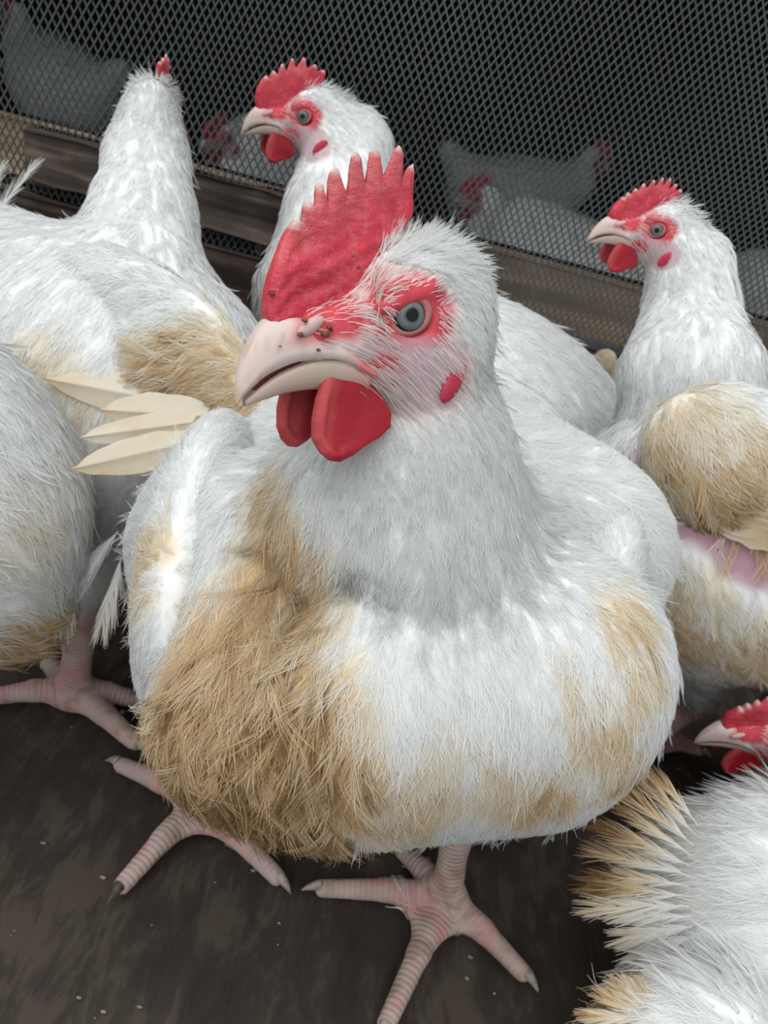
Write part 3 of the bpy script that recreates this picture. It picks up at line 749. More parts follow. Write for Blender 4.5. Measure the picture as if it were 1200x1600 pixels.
        Ln = 0.021 * (1 - headness) * (1 - 0.3 * neckness) + headness * 0.0085 * k
        Ln *= (0.7 + 0.6 * rs.random(n)) * sp.get('flen', 1.0); Ln *= (1 - 0.45 * fc); Ln *= 0.85 + 0.5 * sm(s, 0.35, 0.8)
        wet = sm(s + (noise(P + O, 60, 5) - 0.5) * 0.4, 0.4, 0.75)
        Wd = Ln * (0.22 - 0.10 * wet) * (1 - 0.5 * headness)
        phi = 0.42 - 0.22 * wet - 0.3 * fc
        c = stain_color(np.clip(s + rs.normal(0, 0.2, n) * (0.1 + s) + (rs.random(n) < 0.05) * 0.25 * sm(s, 0.1, 0.3), 0, 1.1))
        c = mixc(c, np.array([0.86, 0.72, 0.68]), fc * 0.6)
        Q, R_, C_, N_ = plumes(P, Nn, D, Ln, Wd, sp['nb'], 1.0, c, FW, 0.0006 + 0.0014 * wet, phi, K=5, rs=rs, loose=sp.get('loose', 0.0008) + 0.003 * wet + 0.006 * headness * sm(q[:, 2], 12, 22) * (fc < .3) + (rs.random(n) < 0.04) * 0.004, wave=0.12 + 0.2 * wet, base_lift=0.0005 + 0.10 * h * (h > 0.0035))
        hd_rep = np.repeat(headness, sp['nb'])[:, None]
        R_ = R_ * (sp['brad'] * (1 - 0.35 * hd_rep))
        pass
        allP.append(Q); allR.append(R_); allC.append(C_); allN.append(N_)
    nbr = sp.get('nbristle', 500)
    P = scatter(V, Fc, nbr * 14, lambda c: (np.linalg.norm(tohd(c), axis=1) < 48) * 1.0 + 1e-9, rs); q = tohd(P); rd, ll, _ = face(q, P); fc = np.clip(rd + ll, 0, 1)
    ed = np.sqrt((q[:, 0] - 3.5)**2 + (q[:, 2] - 3)**2)
    keep = (fc > 0.25) & (ed > 8.0) & (q[:, 0] < 33) & (rs.random(len(P)) < np.where((q[:, 0] > 20) & (rd > .4), 0.10, np.where(rd > 0.6, 0.6, np.where(q[:, 2] < -4, 0.30, 0.6))))
    P, q, ed, ll = P[keep][:nbr], q[keep][:nbr], ed[keep][:nbr], ll[keep][:nbr]; n = len(P); Nn = F.grad(P)
    back = np.tile(-A3[0], (n, 1)) + A3[2] * (np.where(q[:, 2] > 6, 0.5, -0.75) * np.where(np.abs(q[:, 2]) < 40, 1, 0))[:, None] * sm(q[:, 0], 40, -8)[:, None]
    D = nz(back - Nn * (back * Nn).sum(1, keepdims=True) + rs.normal(0, 0.12, (n, 3)))
    k = hs * 1000; Ln = (0.0042 + 0.0030 * rs.random(n)) * k * (1 - 0.55 * sm(ed, 12, 8.5)) * (1 + 0.5 * sm(q[:, 2], -8, -16)); u = np.linspace(0, 1, 4)[None, :, None]
    Q = P[:, None, :] + D[:, None, :] * Ln[:, None, None] * u + Nn[:, None, :] * Ln[:, None, None] * (0.35 * u - 0.22 * u * u) + np.array([0, 0, -1]) * Ln[:, None, None] * 0.15 * u * u
    cb = np.clip(np.tile([0.90, 0.80, 0.76], (n, 1)) * (1 + rs.normal(0, .08, (n, 1))), 0, .95)
    Q5 = np.concatenate([Q, Q[:, -1:] + (Q[:, -1:] - Q[:, -2:-1]) * 0.2], 1)
    allP.append(Q5); allR.append(np.tile(sp.get('bristle_r', 0.00016) * np.array([1, 1, .8, .5, .15]), (n, 1))); allC.append(cb); allN.append(nz(Nn + rs.normal(0, .1, (n, 3))))
    if allP:
        Q, R_, C_, N_ = (np.concatenate(a) for a in (allP, allR, allC, allN))
        ok = Q[:, :, 2].min(1) > 0.002
        hair_obj('plumage', Q[ok], R_[ok], C_[ok], N_[ok], MFE, root)
    return root

def spots(lst):
    """stain strength from a list of (x,y,z,radius,strength) in world metres, ragged by noise"""
    A = np.array([(*p, r, s) for p, r, s in lst])
    def fun(P):
        nn = (fbm(P, 38, 11) - 0.5) * 1.1 + (noise(P, 160, 4) - 0.5) * 0.35
        o = np.zeros(len(P))
        for a in A:
            d = np.linalg.norm(P - a[:3], axis=1) / a[3]
            o = np.maximum(o, a[4] * sm(d + nn * 0.8, 1.25, 0.45)) if a[4] > 0 else o * (1 + a[4] * sm(d + nn * 0.8, 1.2, 0.6))
        return o + 0.04 + 0.10 * (fbm(P, 20, 31) - 0.4)
    return fun
# ------------------------------------------------------------------ floor, boards, netting, shed
def mat_floor():
    m, nt, out = nodemat('trodden_mud_floor')
    co = N(nt, 'ShaderNodeTexCoord'); mp = N(nt, 'ShaderNodeMapping'); mp.inputs['Rotation'].default_value = (0, 0, 0.5); mp.inputs['Scale'].default_value = (3.2, 1.0, 1)
    L(nt, co.outputs['Object'], mp.inputs[0])
    st = N(nt, 'ShaderNodeTexNoise', i_Scale=20.0, i_Detail=7.0, i_Roughness=0.7, i_Distortion=0.5); L(nt, mp.outputs[0], st.inputs['Vector'])
    bl = N(nt, 'ShaderNodeTexNoise', i_Scale=14.0, i_Detail=6.0); L(nt, co.outputs['Object'], bl.inputs['Vector'])
    ad = N(nt, 'ShaderNodeMath', operation='MULTIPLY_ADD'); L(nt, bl.outputs['Fac'], ad.inputs[0]); ad.inputs[1].default_value = 0.8; L(nt, st.outputs['Fac'], ad.inputs[2])
    r = N(nt, 'ShaderNodeValToRGB'); e = r.color_ramp.elements
    e[0].position = 0.55; e[0].color = (0.019, 0.014, 0.011, 1); e[1].position = 1.25; e[1].color = (0.070, 0.054, 0.043, 1)
    q = e.new(0.9); q.color = (0.043, 0.033, 0.026, 1)
    L(nt, ad.outputs[0], r.inputs[0])
    p = N(nt, 'ShaderNodeBsdfPrincipled', i_Roughness=0.75); p.inputs['Specular IOR Level'].default_value = 0.25
    bu = N(nt, 'ShaderNodeBump', i_Strength=0.7, i_Distance=0.002); L(nt, ad.outputs[0], bu.inputs['Height']); L(nt, bu.outputs[0], p.inputs['Normal'])
    L(nt, r.outputs[0], p.inputs['Base Color']); L(nt, p.outputs[0], out.inputs[0]); return m

def mat_wood(name, c1, c2, c3, sc=1.0):
    m, nt, out = nodemat(name)
    co = N(nt, 'ShaderNodeTexCoord'); mp = N(nt, 'ShaderNodeMapping'); mp.inputs['Scale'].default_value = (3 * sc, 40 * sc, 40 * sc); L(nt, co.outputs['Object'], mp.inputs[0])
    g = N(nt, 'ShaderNodeTexNoise', i_Scale=1.6, i_Detail=6.0, i_Distortion=0.6); L(nt, mp.outputs[0], g.inputs['Vector'])
    b = N(nt, 'ShaderNodeTexNoise', i_Scale=16.0, i_Detail=5.0); L(nt, co.outputs['Object'], b.inputs['Vector'])
    ad = N(nt, 'ShaderNodeMath', operation='MULTIPLY_ADD'); L(nt, b.outputs['Fac'], ad.inputs[0]); ad.inputs[1].default_value = 0.7; L(nt, g.outputs['Fac'], ad.inputs[2])
    r = N(nt, 'ShaderNodeValToRGB'); e = r.color_ramp.elements
    e[0].position = 0.55; e[0].color = (*c1, 1); e[1].position = 1.1; e[1].color = (*c3, 1); q = e.new(0.85); q.color = (*c2, 1)
    L(nt, ad.outputs[0], r.inputs[0])
    p = N(nt, 'ShaderNodeBsdfPrincipled', i_Roughness=0.8); p.inputs['Specular IOR Level'].default_value = 0.2
    bu = N(nt, 'ShaderNodeBump', i_Strength=0.6, i_Distance=0.002); L(nt, ad.outputs[0], bu.inputs['Height']); L(nt, bu.outputs[0], p.inputs['Normal'])
    L(nt, r.outputs[0], p.inputs['Base Color']); L(nt, p.outputs[0], out.inputs[0]); return m

def grid_plane(x0, x1, y0, y1, nx, ny, zf):
    xs = np.linspace(x0, x1, nx); ys = np.linspace(y0, y1, ny); X, Y = np.meshgrid(xs, ys, indexing='ij')
    V = np.stack([X, Y, zf(X, Y)], -1).reshape(-1, 3)
    i = np.arange(nx - 1)[:, None] * ny + np.arange(ny - 1)[None]
    return V, np.stack([i, i + ny, i + ny + 1, i + 1], -1).reshape(-1, 4)
V, Fc = grid_plane(-1.6, 1.6, -0.6, 2.6, 200, 200, lambda X, Y: -0.0025 * fbm(np.stack([X, Y, X * 0], -1), 22, 2) - 0.0005)
tag(mesh_obj('floor', V, Fc, mat_floor()), 'dark brown trodden mud floor under the chickens', kind='structure')

EW = np.array([0.9929, -0.1192, 0]); NW = np.array([-0.1192, -0.9929, 0]); W0 = np.array([0, 0.742, 0])
def board(name, s0, s1, z0, z1, n0, n1, mat, parent, seed, rough=0.0015, nseg=40):
    """a plank along the wall: x along the wall, y outward, with worn edges"""
    ss = np.linspace(s0, s1, nseg); prof = [(n0, z0), (n1, z0), (n1, z1), (n0, z1)]
    r = min(0.003, abs(n1 - n0) * 0.3); P = []
    for (a, z), (da, dz) in zip(prof, ((0, 1), (-1, 0), (0, -1), (1, 0))):
        P += [(a - da * 0 + (r if a == n0 else -r) * (0 if dz else 1) , z + dz * r), (a, z)] if False else [(a, z)]
    # rounded rectangle
    c = []
    for (a, z), st in zip([(n1 - r, z0 + r), (n1 - r, z1 - r), (n0 + r, z1 - r), (n0 + r, z0 + r)], (-90, 0, 90, 180)):
        for k in range(4):
            t = math.radians(st + 30 * k); c.append((a + r * math.cos(t), z + r * math.sin(t)))
    c = np.array(c); k = len(c); V = []
    for s in ss:
        p = np.stack([np.full(k, s), c[:, 0], c[:, 1]], -1)
        V.append(p + (np.stack([noise(p, 35, seed), noise(p, 35, seed + 1), noise(p, 35, seed + 2)], -1) - 0.5) * 2 * rough * np.array([0, 1, 1.6]))
    V = np.concatenate(V); Fq = [(i * k + j, (i + 1) * k + j, (i + 1) * k + (j + 1) % k, i * k + (j + 1) % k) for i in range(nseg - 1) for j in range(k)]
    Fq += [tuple(range(k)), tuple(((nseg - 1) * k + j) for j in range(k))[::-1]]
    return mesh_obj(name, V, Fq, mat, parent)
part = empty('mesh_partition', tuple(W0), math.atan2(EW[1], EW[0]), 'grey netting partition on wooden boards behind the chickens', 'partition')
# in the partition's own space x runs along the wall and -y faces the camera
WL = mat_wood('pale_rail_wood', (0.36, 0.24, 0.14), (0.66, 0.47, 0.30), (0.80, 0.62, 0.39))
WD = mat_wood('dark_board_wood', (0.022, 0.017, 0.014), (0.085, 0.066, 0.054), (0.20, 0.16, 0.13))
WD2 = mat_wood('dirty_board_wood', (0.018, 0.013, 0.010), (0.055, 0.040, 0.032), (0.12, 0.088, 0.07))
tag(board('rail', -1.3, 1.2, 0.231, 0.281, 0.040, 0.0, WL, part, 3), 'pale worn rail under the netting')
tag(board('plank', -0.405, 0.02, 0.238, 0.2815, -0.006, -0.026, WD, part, 13, 0.002), 'dark weathered plank nailed over the netting')
tag(board('plank', -1.3, 1.2, 0.0, 0.2215, -0.006, -0.024, WD2, part, 23, 0.002), 'dark bottom plank')
tag(board('rail', -1.3, 1.2, 0.80, 0.86, 0.040, 0.0, WL, part, 33), 'upper rail above the netting')

def strands(s0, s1, z0, z1, pitch, ang, width, thick, yoff, seed):
    run = (z1 - z0) * math.tan(ang); V = []; Fq = []; ns = 7
    xs = [s0 - max(run, 0)]
    while xs[-1] < s1 - min(run, 0):
        xs.append(xs[-1] + pitch * (1.0 - 0.36 * min(max((xs[-1] + run * 0.5 + 0.40) / 0.70, 0), 1)))   # the net is stretched less towards the right
    for x in xs:
        b = len(V)
        for i in range(ns):
            t = i / (ns - 1); px, pz = x + run * t, z0 + (z1 - z0) * t
            q = np.array([[px, pz, 0.0]]); dx = (noise(q, 7, seed)[0] - .5) * 0.010; dz = (noise(q, 6, seed + 1)[0] - .5) * 0.016
            w = width / 2 / math.cos(ang)
            for (a, c) in ((-w, -thick / 2), (w, -thick / 2), (w, thick / 2), (-w, thick / 2)):
                V.append((px + dx + a, yoff + dz + c, pz))
        for i in range(ns - 1):
            for j in range(4):
                Fq.append((b + i * 4 + j, b + i * 4 + (j + 1) % 4, b + (i + 1) * 4 + (j + 1) % 4, b + (i + 1) * 4 + j))
    return V, Fq
MNET = mat_plain('grey_plastic_netting', (0.088, 0.095, 0.098), 0.55, 0.3)
V1, F1 = strands(-1.05, 0.95, 0.17, 0.82, 0.0078, math.radians(31), 0.00118, 0.0012, -0.0120, 4)
V2, F2 = strands(-1.05, 0.95, 0.17, 0.82, 0.0078, math.radians(-31), 0.00118, 0.0012, -0.0112, 4)
nb0 = len(V1)
tag(mesh_obj('netting', V1 + V2, F1 + [tuple(i + nb0 for i in f) for f in F2], MNET, part, smooth=False), 'grey diamond plastic netting', kind='stuff')

MDARK = mat_plain('dark_shed_boards', (0.020, 0.019, 0.018), 0.9, 0.1, 8, (0.045, 0.042, 0.04))
def slab(name, x0, x1, y0, y1, z0, z1, mat):
    V = [(x, y, z) for x in (x0, x1) for y in (y0, y1) for z in (z0, z1)]
    Fq = [(0, 1, 3, 2), (4, 6, 7, 5), (0, 4, 5, 1), (2, 3, 7, 6), (0, 2, 6, 4), (1, 5, 7, 3)]
    return tag(mesh_obj(name, V, Fq, mat, smooth=False), kind='structure')
slab('wall_back', -1.7, 1.7, 2.6, 2.66, -0.02, 1.5, MDARK)
slab('wall_left', -1.7, -1.64, 0.5, 2.6, -0.02, 1.5, MDARK)
slab('wall_right', 1.64, 1.7, 0.5, 2.6, -0.02, 1.5, MDARK)
slab('shade_ceiling', -1.7, 1.7, 0.72, 2.66, 0.95, 0.99, MDARK)  # unseen roof added over the far pen only, blocks the sky to darken it

# ------------------------------------------------------------------ the chickens
KINDS = dict(h=0.0045, hh=0.0022, detail=1, nplume=6000, nb=10, brad=0.00030, comb=COMB_B, wattle=WAT_A, seed=3, legs=[], wings=[], spine=[])
def B(**k):
    d = dict(KINDS); d.update(k); return bird(d)

# A: the big chicken in front
fwA = nz(-.80 * CR - .15 * CU - .58 * _F); upA = .1 * CR + .97 * CU - .2 * _F
HA = at(645, 495, .225) - (.003 * fwA + .003 * nz(upA - fwA * (upA @ fwA)) + .0145 * np.cross(nz(upA - fwA * (upA @ fwA)), fwA))
fd = np.array([-0.06, -1, 0.12])
stA = spots([(at(440, 770, .27), .018, .46), (at(450, 860, .27), .024, .56), (at(430, 960, .269), .032, .64), (at(400, 1060, .262), .036, .68), (at(470, 1060, .258), .024, .62), (at(330, 1110, .262), .036, .66),
             (at(465, 1190, .259), .032, .78), (at(290, 1160, .265), .034, .74), (at(410, 1240, .265), .036, .92), (at(220, 950, .288), .016, .36), (at(250, 860, .284), .009, .42), (at(205, 860, .29), .010, .36), (at(225, 1090, .27), .020, .52),
             (at(955, 945, .281), .010, .44), (at(940, 1110, .271), .014, .44), (at(985, 1180, .28), .012, .42), (at(850, 1225, .274), .018, .48), (at(690, 1140, .255), .010, .26), (at(640, 1250, .262), .024, .42), (at(780, 1200, .265), .014, .3),
             (at(990, 1040, .275), .010, .34), (at(880, 1030, .268), .006, .36), (at(1000, 860, .29), .009, .32), (at(960, 790, .31), .007, .3), (at(250, 1010, .282), .015, -.95), (at(560, 1230, .258), .014, -.3)])
B(seed=11, detail=2, brow=True, lobe=(-11, -16), h=0.003, hh=0.0013, root=(0.01, 0.33), label='large white chicken standing in front, brown-stained breast, head turned left', nplume=30000, nb=12, brad=0.00016, nbristle=2200, bristle_r=0.00019,
  head=(HA, fwA, upA, 1.0), comb=COMB_A, stain=stA, flen=1.0,
  body=[('e', (.016, .356, .192), (.118, .112, .098), fd, .02), ('e', (-.004, .300, .165), (.085, .098, .082), fd, .03), ('c', at(425, 840, .312), at(430, 1085, .305), .034, .046, .02),
        ('c', at(590, 1060, .288), at(845, 1040, .318), .038, .050, .012), ('c', at(600, 1140, .31), at(800, 1130, .335), .040, .040, .03), ('e', at(890, 860, .40), (.05, .04, .05), None, .03), ('x', at(550, 905, .259), at(605, 945, .255), .002, .003, .010), ('c', (.02, .43, .22), (.025, .465, .25), .045, .02, .03)],
  neck=[(HA + np.array([.006, .010, -.012]), .020), (at(635, 660, .268), .026), (at(625, 770, .288), .040), (at(650, 900, .325), .060)], nk=.018,
  spine=[(.014, .37, .2), (.02, .46, .24)],
  legs=[dict(hip=(.064, .325, .15), hock=(.078, .305, .090), foot=(.088, .297, .012), toes=[(.063, .222, .007), (.018, .285, .007), (.134, .265, .007), (.060, .322, .007)], r=.0082, thigh=.035, web=[(0, 2), (0, 1)]),
        dict(hip=(-.045, .345, .15), hock=(-.058, .335, .090), foot=(-.066, .318, .012), toes=[(-.088, .258, .007), (-.009, .285, .007), (-.120, .333, .007), (-.052, .352, .007)], r=.0082, thigh=.035, web=[(0, 1)])],
  dirty={(1, 0)},
  wings=[dict(prims=[('e', at(315, 850, .352), (.078, .022, .056), (.14, -1, .1), .01), ('c', at(315, 850, .36), (-.05, .45, .22), .03, .012, .02)], dir=(0.1, 1, -.1), nplume=5500),
         dict(prims=[('e', at(912, 965, .372), (.076, .020, .052), (-.22, -1, -.15), .01), ('c', at(905, 960, .38), (.10, .45, .19), .026, .012, .02)], dir=(-.1, 1, -.1), nplume=5500)],
  specks=[((34.5, 8.2, 2.2), .8), ((36, 8.0, -1.5), .9), ((29, 9.5, -1.5), 1.1), ((28, 9.8, .5), .9), ((27.3, 9.8, -.5), .7), ((41.3, 2.8, 9), 0.9), ((30.5, 8.4, -5.6), .6), ((16.5, 7, 16), .6), ((18, 6.5, 19), .5), ((41, 6.2, -4.5), .35)])

# B: behind, head in profile over the comb
B(seed=21, hh=.0014, lobe=(-10, -15), nbristle=900, root=(0.02, 0.57), label='white chicken behind the large one, head in profile to the left', stain=spots([(at(800, 600, .5), .02, .12)]),
  head=(at(478, 185, .575), nz(np.array([-.93, -.30, -.04])), (0.0, -.05, 1), .86), comb=COMB_B, nplume=8000,
  body=[('e', (.035, .590, .190), (.130, .095, .084), (-.9, .2, .06), .02), ('e', (-.045, .590, .195), (.08, .085, .085), (-.9, .2, .1), .03), ('c', (.11, .57, .20), (.155, .56, .205), .042, .02, .03)],
  neck=[(at(492, 196, .582), .0165), (at(545, 238, .592), .025), (at(528, 340, .58), .032), (at(520, 450, .58), .055)], spine=[(.05, .57, .21), (.2, .54, .25)],
  legs=[dict(hip=(.0, .54, .14), hock=(.01, .535, .09), foot=(.0, .53, .012), toes=[(-.06, .52, .007), (-.045, .50, .007), (-.045, .555, .007), (.03, .535, .007)], thigh=.035),
        dict(hip=(.01, .61, .14), hock=(.02, .615, .09), foot=(.01, .615, .012), toes=[(-.05, .615, .007), (-.035, .59, .007), (-.035, .64, .007), (.04, .615, .007)], thigh=.035)],
  wings=[dict(prims=[('e', (.035, .507, .20), (.085, .02, .052), (-.95, .1, .02), .01), ('c', (.06, .509, .195), (.145, .525, .195), .025, .01, .02)], dir=(1, .1, -.1), nplume=1500)])

# C: left, seen from behind, head turned away
stC = spots([(at(300, 570, .389), .028, .5), (at(330, 620, .39), .028, .5), (at(240, 610, .39), .016, .35), (at(60, 565, .394), .025, .3), (at(180, 640, .377), .025, .4), (at(130, 600, .39), .014, .3), (at(150, 960, .40), .05, .35)])
fC = np.array([.86, -.45, .1])
B(seed=31, loose_feathers=[(at(185, 830, .397), at(125, 900, .392), (-.2, -.9, .3), .012, .06, (0, .05)), (at(190, 870, .392), at(165, 975, .392), (0, -1, .1), .009, .06, (.05, .3)), (at(120, 900, .392), at(100, 990, .39), (0, -1, .1), .007, .06, (.05, .4))], root=(-.20, .44), label='white chicken at left seen from behind with its head turned away', stain=stC, nplume=8000,
  nk=.014, head=(at(240, 182, .515), nz(np.array([-.14, .97, -.08])), (0.08, .0, 1), .85), comb=COMB_B,
  body=[('e', (-.205, .448, .205), (.125, .080, .086), fC, .02), ('e', (-.150, .425, .205), (.07, .078, .078), fC, .03), ('c', (-.28, .49, .235), (-.33, .515, .27), .045, .02, .03)],
  neck=[(at(236, 195, .51), .019), (at(230, 250, .505), .0225), (at(224, 340, .49), .028), (at(215, 440, .475), .041)], spine=[(-.2, .45, .22), (-.33, .51, .26)],
  legs=[dict(hip=(-.165, .40, .15), hock=(-.170, .39, .085), foot=(-.172, .378, .012), toes=[(-.118, .352, .007), (-.13, .388, .007), (-.215, .362, .007), (-.20, .40, .007)], r=.0095, thigh=.038),
        dict(hip=(-.18, .49, .15), hock=(-.18, .49, .085), foot=(-.165, .485, .012), toes=[(-.115, .46, .007), (-.12, .49, .007), (-.14, .53, .007), (-.20, .495, .007)], thigh=.035)],
  wings=[dict(prims=[('e', at(230, 560, .425), (.085, .020, .05), (.9, -.42, -.12), .01), ('c', at(250, 590, .42), at(60, 540, .45), .025, .015, .02)], dir=(-.9, .4, .1), nplume=2000,
              feathers=[(at(300, 690, .372), at(105, 735, .355), (-.3, -.9, .3), .0085, .06, (.35, .45)), (at(300, 660, .378), at(118, 685, .362), (-.3, -.9, .3), .007, .06, (.35, .5)), (at(320, 650, .39), at(150, 640, .375), (-.3, -.9, .4), .010, .06, (.3, .45)),
                        (at(330, 640, .395), at(60, 590, .39), (-.3, -.8, .5), .011, .05, (.2, .4)), (at(310, 615, .40), at(0, 550, .40), (-.3, -.8, .5), .012, .05, (.1, .45))])],
  tail=[(np.array([-.30, .495, .245]), np.array([-.335 + .012 * i, .50 + .012 * (i % 3), .300 + .006 * ((i * 5) % 4)]), (-.3, -.9, .1), .007, .05, (.05, .15)) for i in range(6)])

# D: cut off by the left edge
stD = spots([(at(60, 1000, .375), .028, .55), (at(100, 970, .385), .024, .45), (at(10, 1020, .372), .028, .55), (at(30, 800, .34), .03, .15)])
B(seed=41, root=(-.25, .305), label='white chicken cut off by the left edge, fluffy rump towards us', stain=stD, nplume=8000, loose=.002, flen=.85,
  head=((-.42, .33, .335), (-.9, .1, -.1), (0, 0, 1), .8),
  body=[('e', (-.252, .304, .200), (.112, .068, .079), (-.95, .1, .15), .02), ('e', (-.201, .300, .197), (.051, .050, .074), None, .03), ('c', (-.187, .300, .187), (-.167, .294, .150), .039, .023, .03)],
  neck=[((-.41, .33, .325), .018), ((-.39, .33, .285), .034), ((-.35, .32, .235), .055)], spine=[(-.255, .31, .21), (-.16, .30, .21)],
  legs=[dict(hip=(-.26, .275, .14), hock=(-.25, .265, .09), foot=(-.265, .265, .012), toes=[(-.325, .26, .007), (-.31, .24, .007), (-.31, .29, .007), (-.235, .265, .007)], thigh=.033)])

# E: right, in profile
stE = spots([(at(1080, 640, .389), .022, .32), (at(1045, 690, .392), .018, .5), (at(1110, 750, .39), .024, .62), (at(1190, 700, .381), .022, .45), (at(1190, 790, .389), .028, .64), (at(990, 650, .42), .016, .35), (at(1080, 930, .421), .026, .26), (at(1050, 980, .44), .03, .5), (at(1180, 1010, .429), .03, .45)])
_b1, _b2 = at(1000, 745, .425), at(1190, 870, .408)
def bareE(P):
    d = np.minimum(np.linalg.norm((P - _b1) * [1, .6, 1], axis=1) / .020, np.linalg.norm((P - _b2) * [1, .6, 1], axis=1) / .016)
    ab = _b2 - _b1; t = np.clip((P - _b1) @ ab / (ab @ ab), 0, 1); d = np.minimum(d, np.linalg.norm(P - _b1 - t[:, None] * ab, axis=1) / .016)
    return sm(d + (fbm(P, 80, 3) - .5) * .8, 1.15, .8)
fE = np.array([-.97, -.05, .12])
B(seed=51, hh=.0014, lobe=(-9, -15), nbristle=900, root=(.225, .44), nk=.016, label='white chicken at right in profile with tan wing and bare pink side', stain=stE, bare=bareE, nplume=8000,
  head=(at(1022, 362, .475), nz(np.array([-.96, -.14, .02])), (0, 0, 1), .72), comb=COMB_E,
  body=[('e', (.243, .437, .205), (.122, .080, .080), fE, .02), ('e', (.174, .434, .215), (.066, .066, .077), fE, .03), ('c', (.33, .45, .235), (.38, .455, .27), .045, .02, .03)],
  neck=[(at(1040, 370, .477), .0135), (at(1078, 420, .482), .0195), (at(1078, 500, .482), .024), (at(1078, 580, .465), .040)], spine=[(.24, .445, .22), (.38, .45, .26)],
  legs=[dict(hip=(.215, .42, .15), hock=(.232, .425, .092), foot=(.205, .43, .012), toes=[(.148, .425, .007), (.17, .405, .007), (.165, .45, .007), (.235, .43, .007)], r=.0075, thigh=.035),
        dict(hip=(.225, .48, .15), hock=(.262, .48, .092), foot=(.25, .475, .012), toes=[(.195, .47, .007), (.21, .455, .007), (.205, .50, .007), (.28, .475, .007)], r=.0075, thigh=.035)],
  wings=[dict(prims=[('e', at(1145, 715, .412), (.050, .020, .034), (-.93, -.1, .25), .012), ('c', at(1130, 725, .412), at(1330, 800, .43), .030, .018, .02)], dir=(.95, .1, -.2), nplume=2600,
              feathers=[(at(1090 + 6 * i, 745 + 12 * i, .391 + .002 * i), at(1235 + 14 * i, 790 + 18 * i, .388), (.1, -.95, .25), .012, .10, (.45, .65 - .05 * (i % 2))) for i in range(5)])])

# F: bottom right, seen from above, tail towards the left
fF = np.array([.96, -.22, .02])
stF = spots([(at(990, 1230, .43), .03, .85), (at(940, 1300, .42), .025, .7), (at(930, 1390, .40), .015, .6), (at(960, 1560, .34), .02, .5)])
tf = []
for i in range(13):
    a = i / 12
    tipp = [(1010, 1185), (985, 1195), (960, 1215), (945, 1250), (935, 1290), (950, 1325), (925, 1360), (918, 1388), (935, 1410), (960, 1435), (975, 1465), (1000, 1490), (1030, 1505)][i]
    tf.append((at(1090 - 14 * math.sin(a * 3), 1290 + 190 * a, .375 - .03 * a), at(*tipp, .41 - .05 * a), (-.25, -.35, .9), .0065 + .002 * (i % 3), .08, (.02, (1.8, 1.8, 1.7, 1.6, 1.5, .9, 1.4, 1.5, .5, .4, .4, .25, .2)[i])))
tf += [(at(1010 + 10 * i, 1590 + 4 * i, .325), at((920, 945, 965, 985, 1005)[i], (1588, 1556, 1545, 1540, 1548)[i], .325), (-.2, -.4, .9), .005, .1, (.1, (.8, .9, .7, .5, .6)[i])) for i in range(5)]
B(seed=61, root=(.275, .26), label='white chicken at bottom right seen from above, brown-tipped tail fanned left', stain=stF, nplume=5000, loose=.008,
  head=((.40, .235, .20), (.95, -.2, -.1), (0, 0, 1), .8), tail=tf,
  body=[('e', (.283, .262, .09), (.105, .070, .070), fF, .02), ('e', (.235, .225, .07), (.05, .05, .05), None, .03), ('c', (.225, .28, .10), (.195, .288, .085), .034, .018, .03), ('e', at(1080, 1630, .335), (.034, .03, .03), None, .015)],
  neck=[((.39, .237, .19), .018), ((.37, .24, .16), .032), ((.335, .245, .125), .05)], spine=[(.28, .262, .12), (.19, .29, .11)],
  legs=[dict(hip=(.245, .215, .06), hock=(.215, .205, .022), foot=(.255, .20, .012), toes=[(.31, .195, .007), (.295, .175, .007), (.295, .215, .007), (.23, .195, .007)], thigh=.03)])

# G: head low at the right edge
B(seed=71, root=(.36, .41), label='chicken with its head low at the right edge, serrated red comb', stain=spots([(at(1170, 1250, .48), .03, .2)]), nplume=2600,
  head=(at(1222, 1142, .465), nz(np.array([-.97, -.12, -.10])), (0, -.15, 1), .9), comb=COMB_E,
  body=[('e', (.385, .405, .085), (.105, .075, .07), (-.98, .05, .1), .02), ('c', (.45, .40, .11), (.50, .40, .14), .04, .02, .03)],
  neck=[(at(1228, 1155, .47), .017), ((.298, .398, .09), .032), ((.325, .402, .085), .05)], spine=[(.38, .405, .1), (.5, .4, .13)], legs=[])

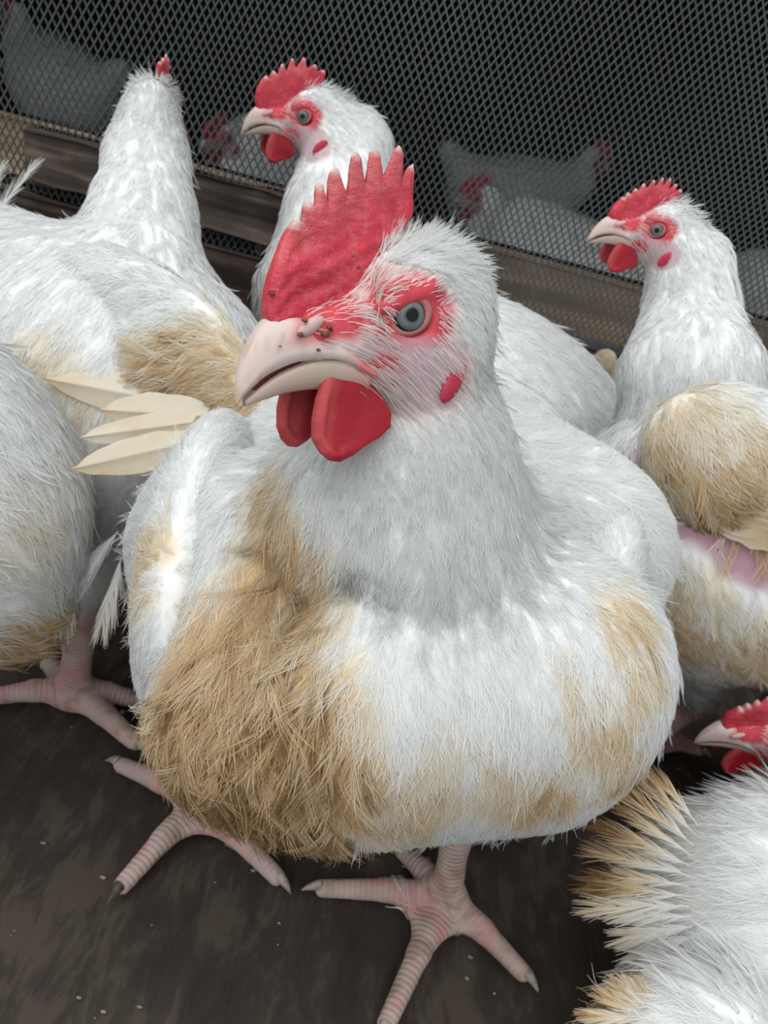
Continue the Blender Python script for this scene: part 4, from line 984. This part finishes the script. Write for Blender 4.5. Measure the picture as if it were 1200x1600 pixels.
# beyond the netting
def far_bird(x, y, yaw, label, seed, hz=0.30):
    c, s = math.cos(yaw), math.sin(yaw); R3 = np.array([[c, -s, 0], [s, c, 0], [0, 0, 1.0]])
    w = lambda p: R3 @ np.array(p, float) + np.array([x, y, 0])
    B(seed=seed, detail=0, h=0.008, hh=0.0045, root=(x, y), label=label, group='chickens beyond the netting', stain=spots([((x, y, .1), .05, .2)]), nplume=700, nb=7, brad=0.0008,
      head=(w((.155, 0, hz)), R3 @ np.array([1, 0, -.1]), (0, 0, 1), .85),
      body=[('e', w((0, 0, .19)), (.135, .095, .09), R3 @ np.array([1, 0, .15]), .02), ('c', w((-.11, 0, .22)), w((-.16, 0, .26)), .045, .02, .03)],
      neck=[(w((.14, 0, hz - .01)), .019), (w((.125, 0, hz - .05)), .036), (w((.08, 0, .225)), .06)], spine=[w((0, 0, .2)), w((-.15, 0, .25))],
      legs=[dict(hip=w((.0, q * .05, .14)), hock=w((.0, q * .05, .09)), foot=w((.0, q * .05, .012)), toes=[w((.06, q * .05, .007)), w((.045, q * .05 + .03, .007)), w((.045, q * .05 - .03, .007)), w((-.03, q * .05, .007))], thigh=.035, r=.009, tr=.008) for q in (1, -1)])
_p = at(350, 218, 1.15)
far_bird(_p[0] + .08, _p[1] + .13, math.atan2(-.13, -.08), 'white chicken with red face beyond the netting between the two left heads', 81, _p[2])
far_bird(-0.840, 1.754, 2.7, 'pale chicken beyond the netting at the top left corner', 82)
far_bird(.16, 1.08, 2.6, 'white chicken beyond the netting just right of the large comb', 83, .26)
far_bird(.50, 1.15, 2.9, 'white chicken beyond the netting behind the neck of the right-hand chicken', 84, .24)
far_bird(.10, 1.75, .4, 'dimmest chicken far beyond the netting, red head to the right', 85)

# ------------------------------------------------------------------ litter and small things
MLIT = mat_plain('pale_litter', (0.34, 0.30, 0.25), 0.8, 0.2, 200, (0.14, 0.11, 0.085))
r_ = random.Random(5); LV, LF = [], []
for i in range(260):
    x, y = r_.uniform(-.4, .45), r_.uniform(.12, .7); s = r_.uniform(.0004, .0010) if i % 9 else r_.uniform(.001, .0019)
    v, f = crumb(s, i, 0.5); b = len(LV)
    v = v * np.array([r_.uniform(.8, 2), 1, 1]); LV += (v + [x, y, s * .1]).tolist(); LF += [tuple(int(q) + b for q in ff) for ff in f]
tag(mesh_obj('floor_litter', LV, LF, MLIT), 'pale crumbs of litter scattered on the mud floor', 'litter', kind='stuff')
MPALE = mat_plain('pale_scrap', (0.55, 0.45, 0.32), 0.7, 0.2, 150, (0.38, 0.30, 0.2))
Fs = Field(*[np.arange(a, b, .0016) for a, b in ((-.03, .03), (-.012, .012), (-.03, .03))])
Fs.ell((-.006, 0, .008), (.011, .006, .013), .004); Fs.ell((.009, 0, -.003), (.007, .006, .010), .003); Fs.ell((-.003, 0, -.010), (.005, .005, .009), .003)
Vs_, Fq_ = Fs.mesh()
o = mesh_obj('wood_scrap', Vs_, Fq_, MPALE); o.location = tuple(W0 + EW * .166 + NW * .031 + np.array([0, 0, .212])); o.rotation_euler = (0, 0, math.atan2(EW[1], EW[0]))
tag(o, 'small pale lobed scrap stuck on the dark bottom plank', 'scrap')
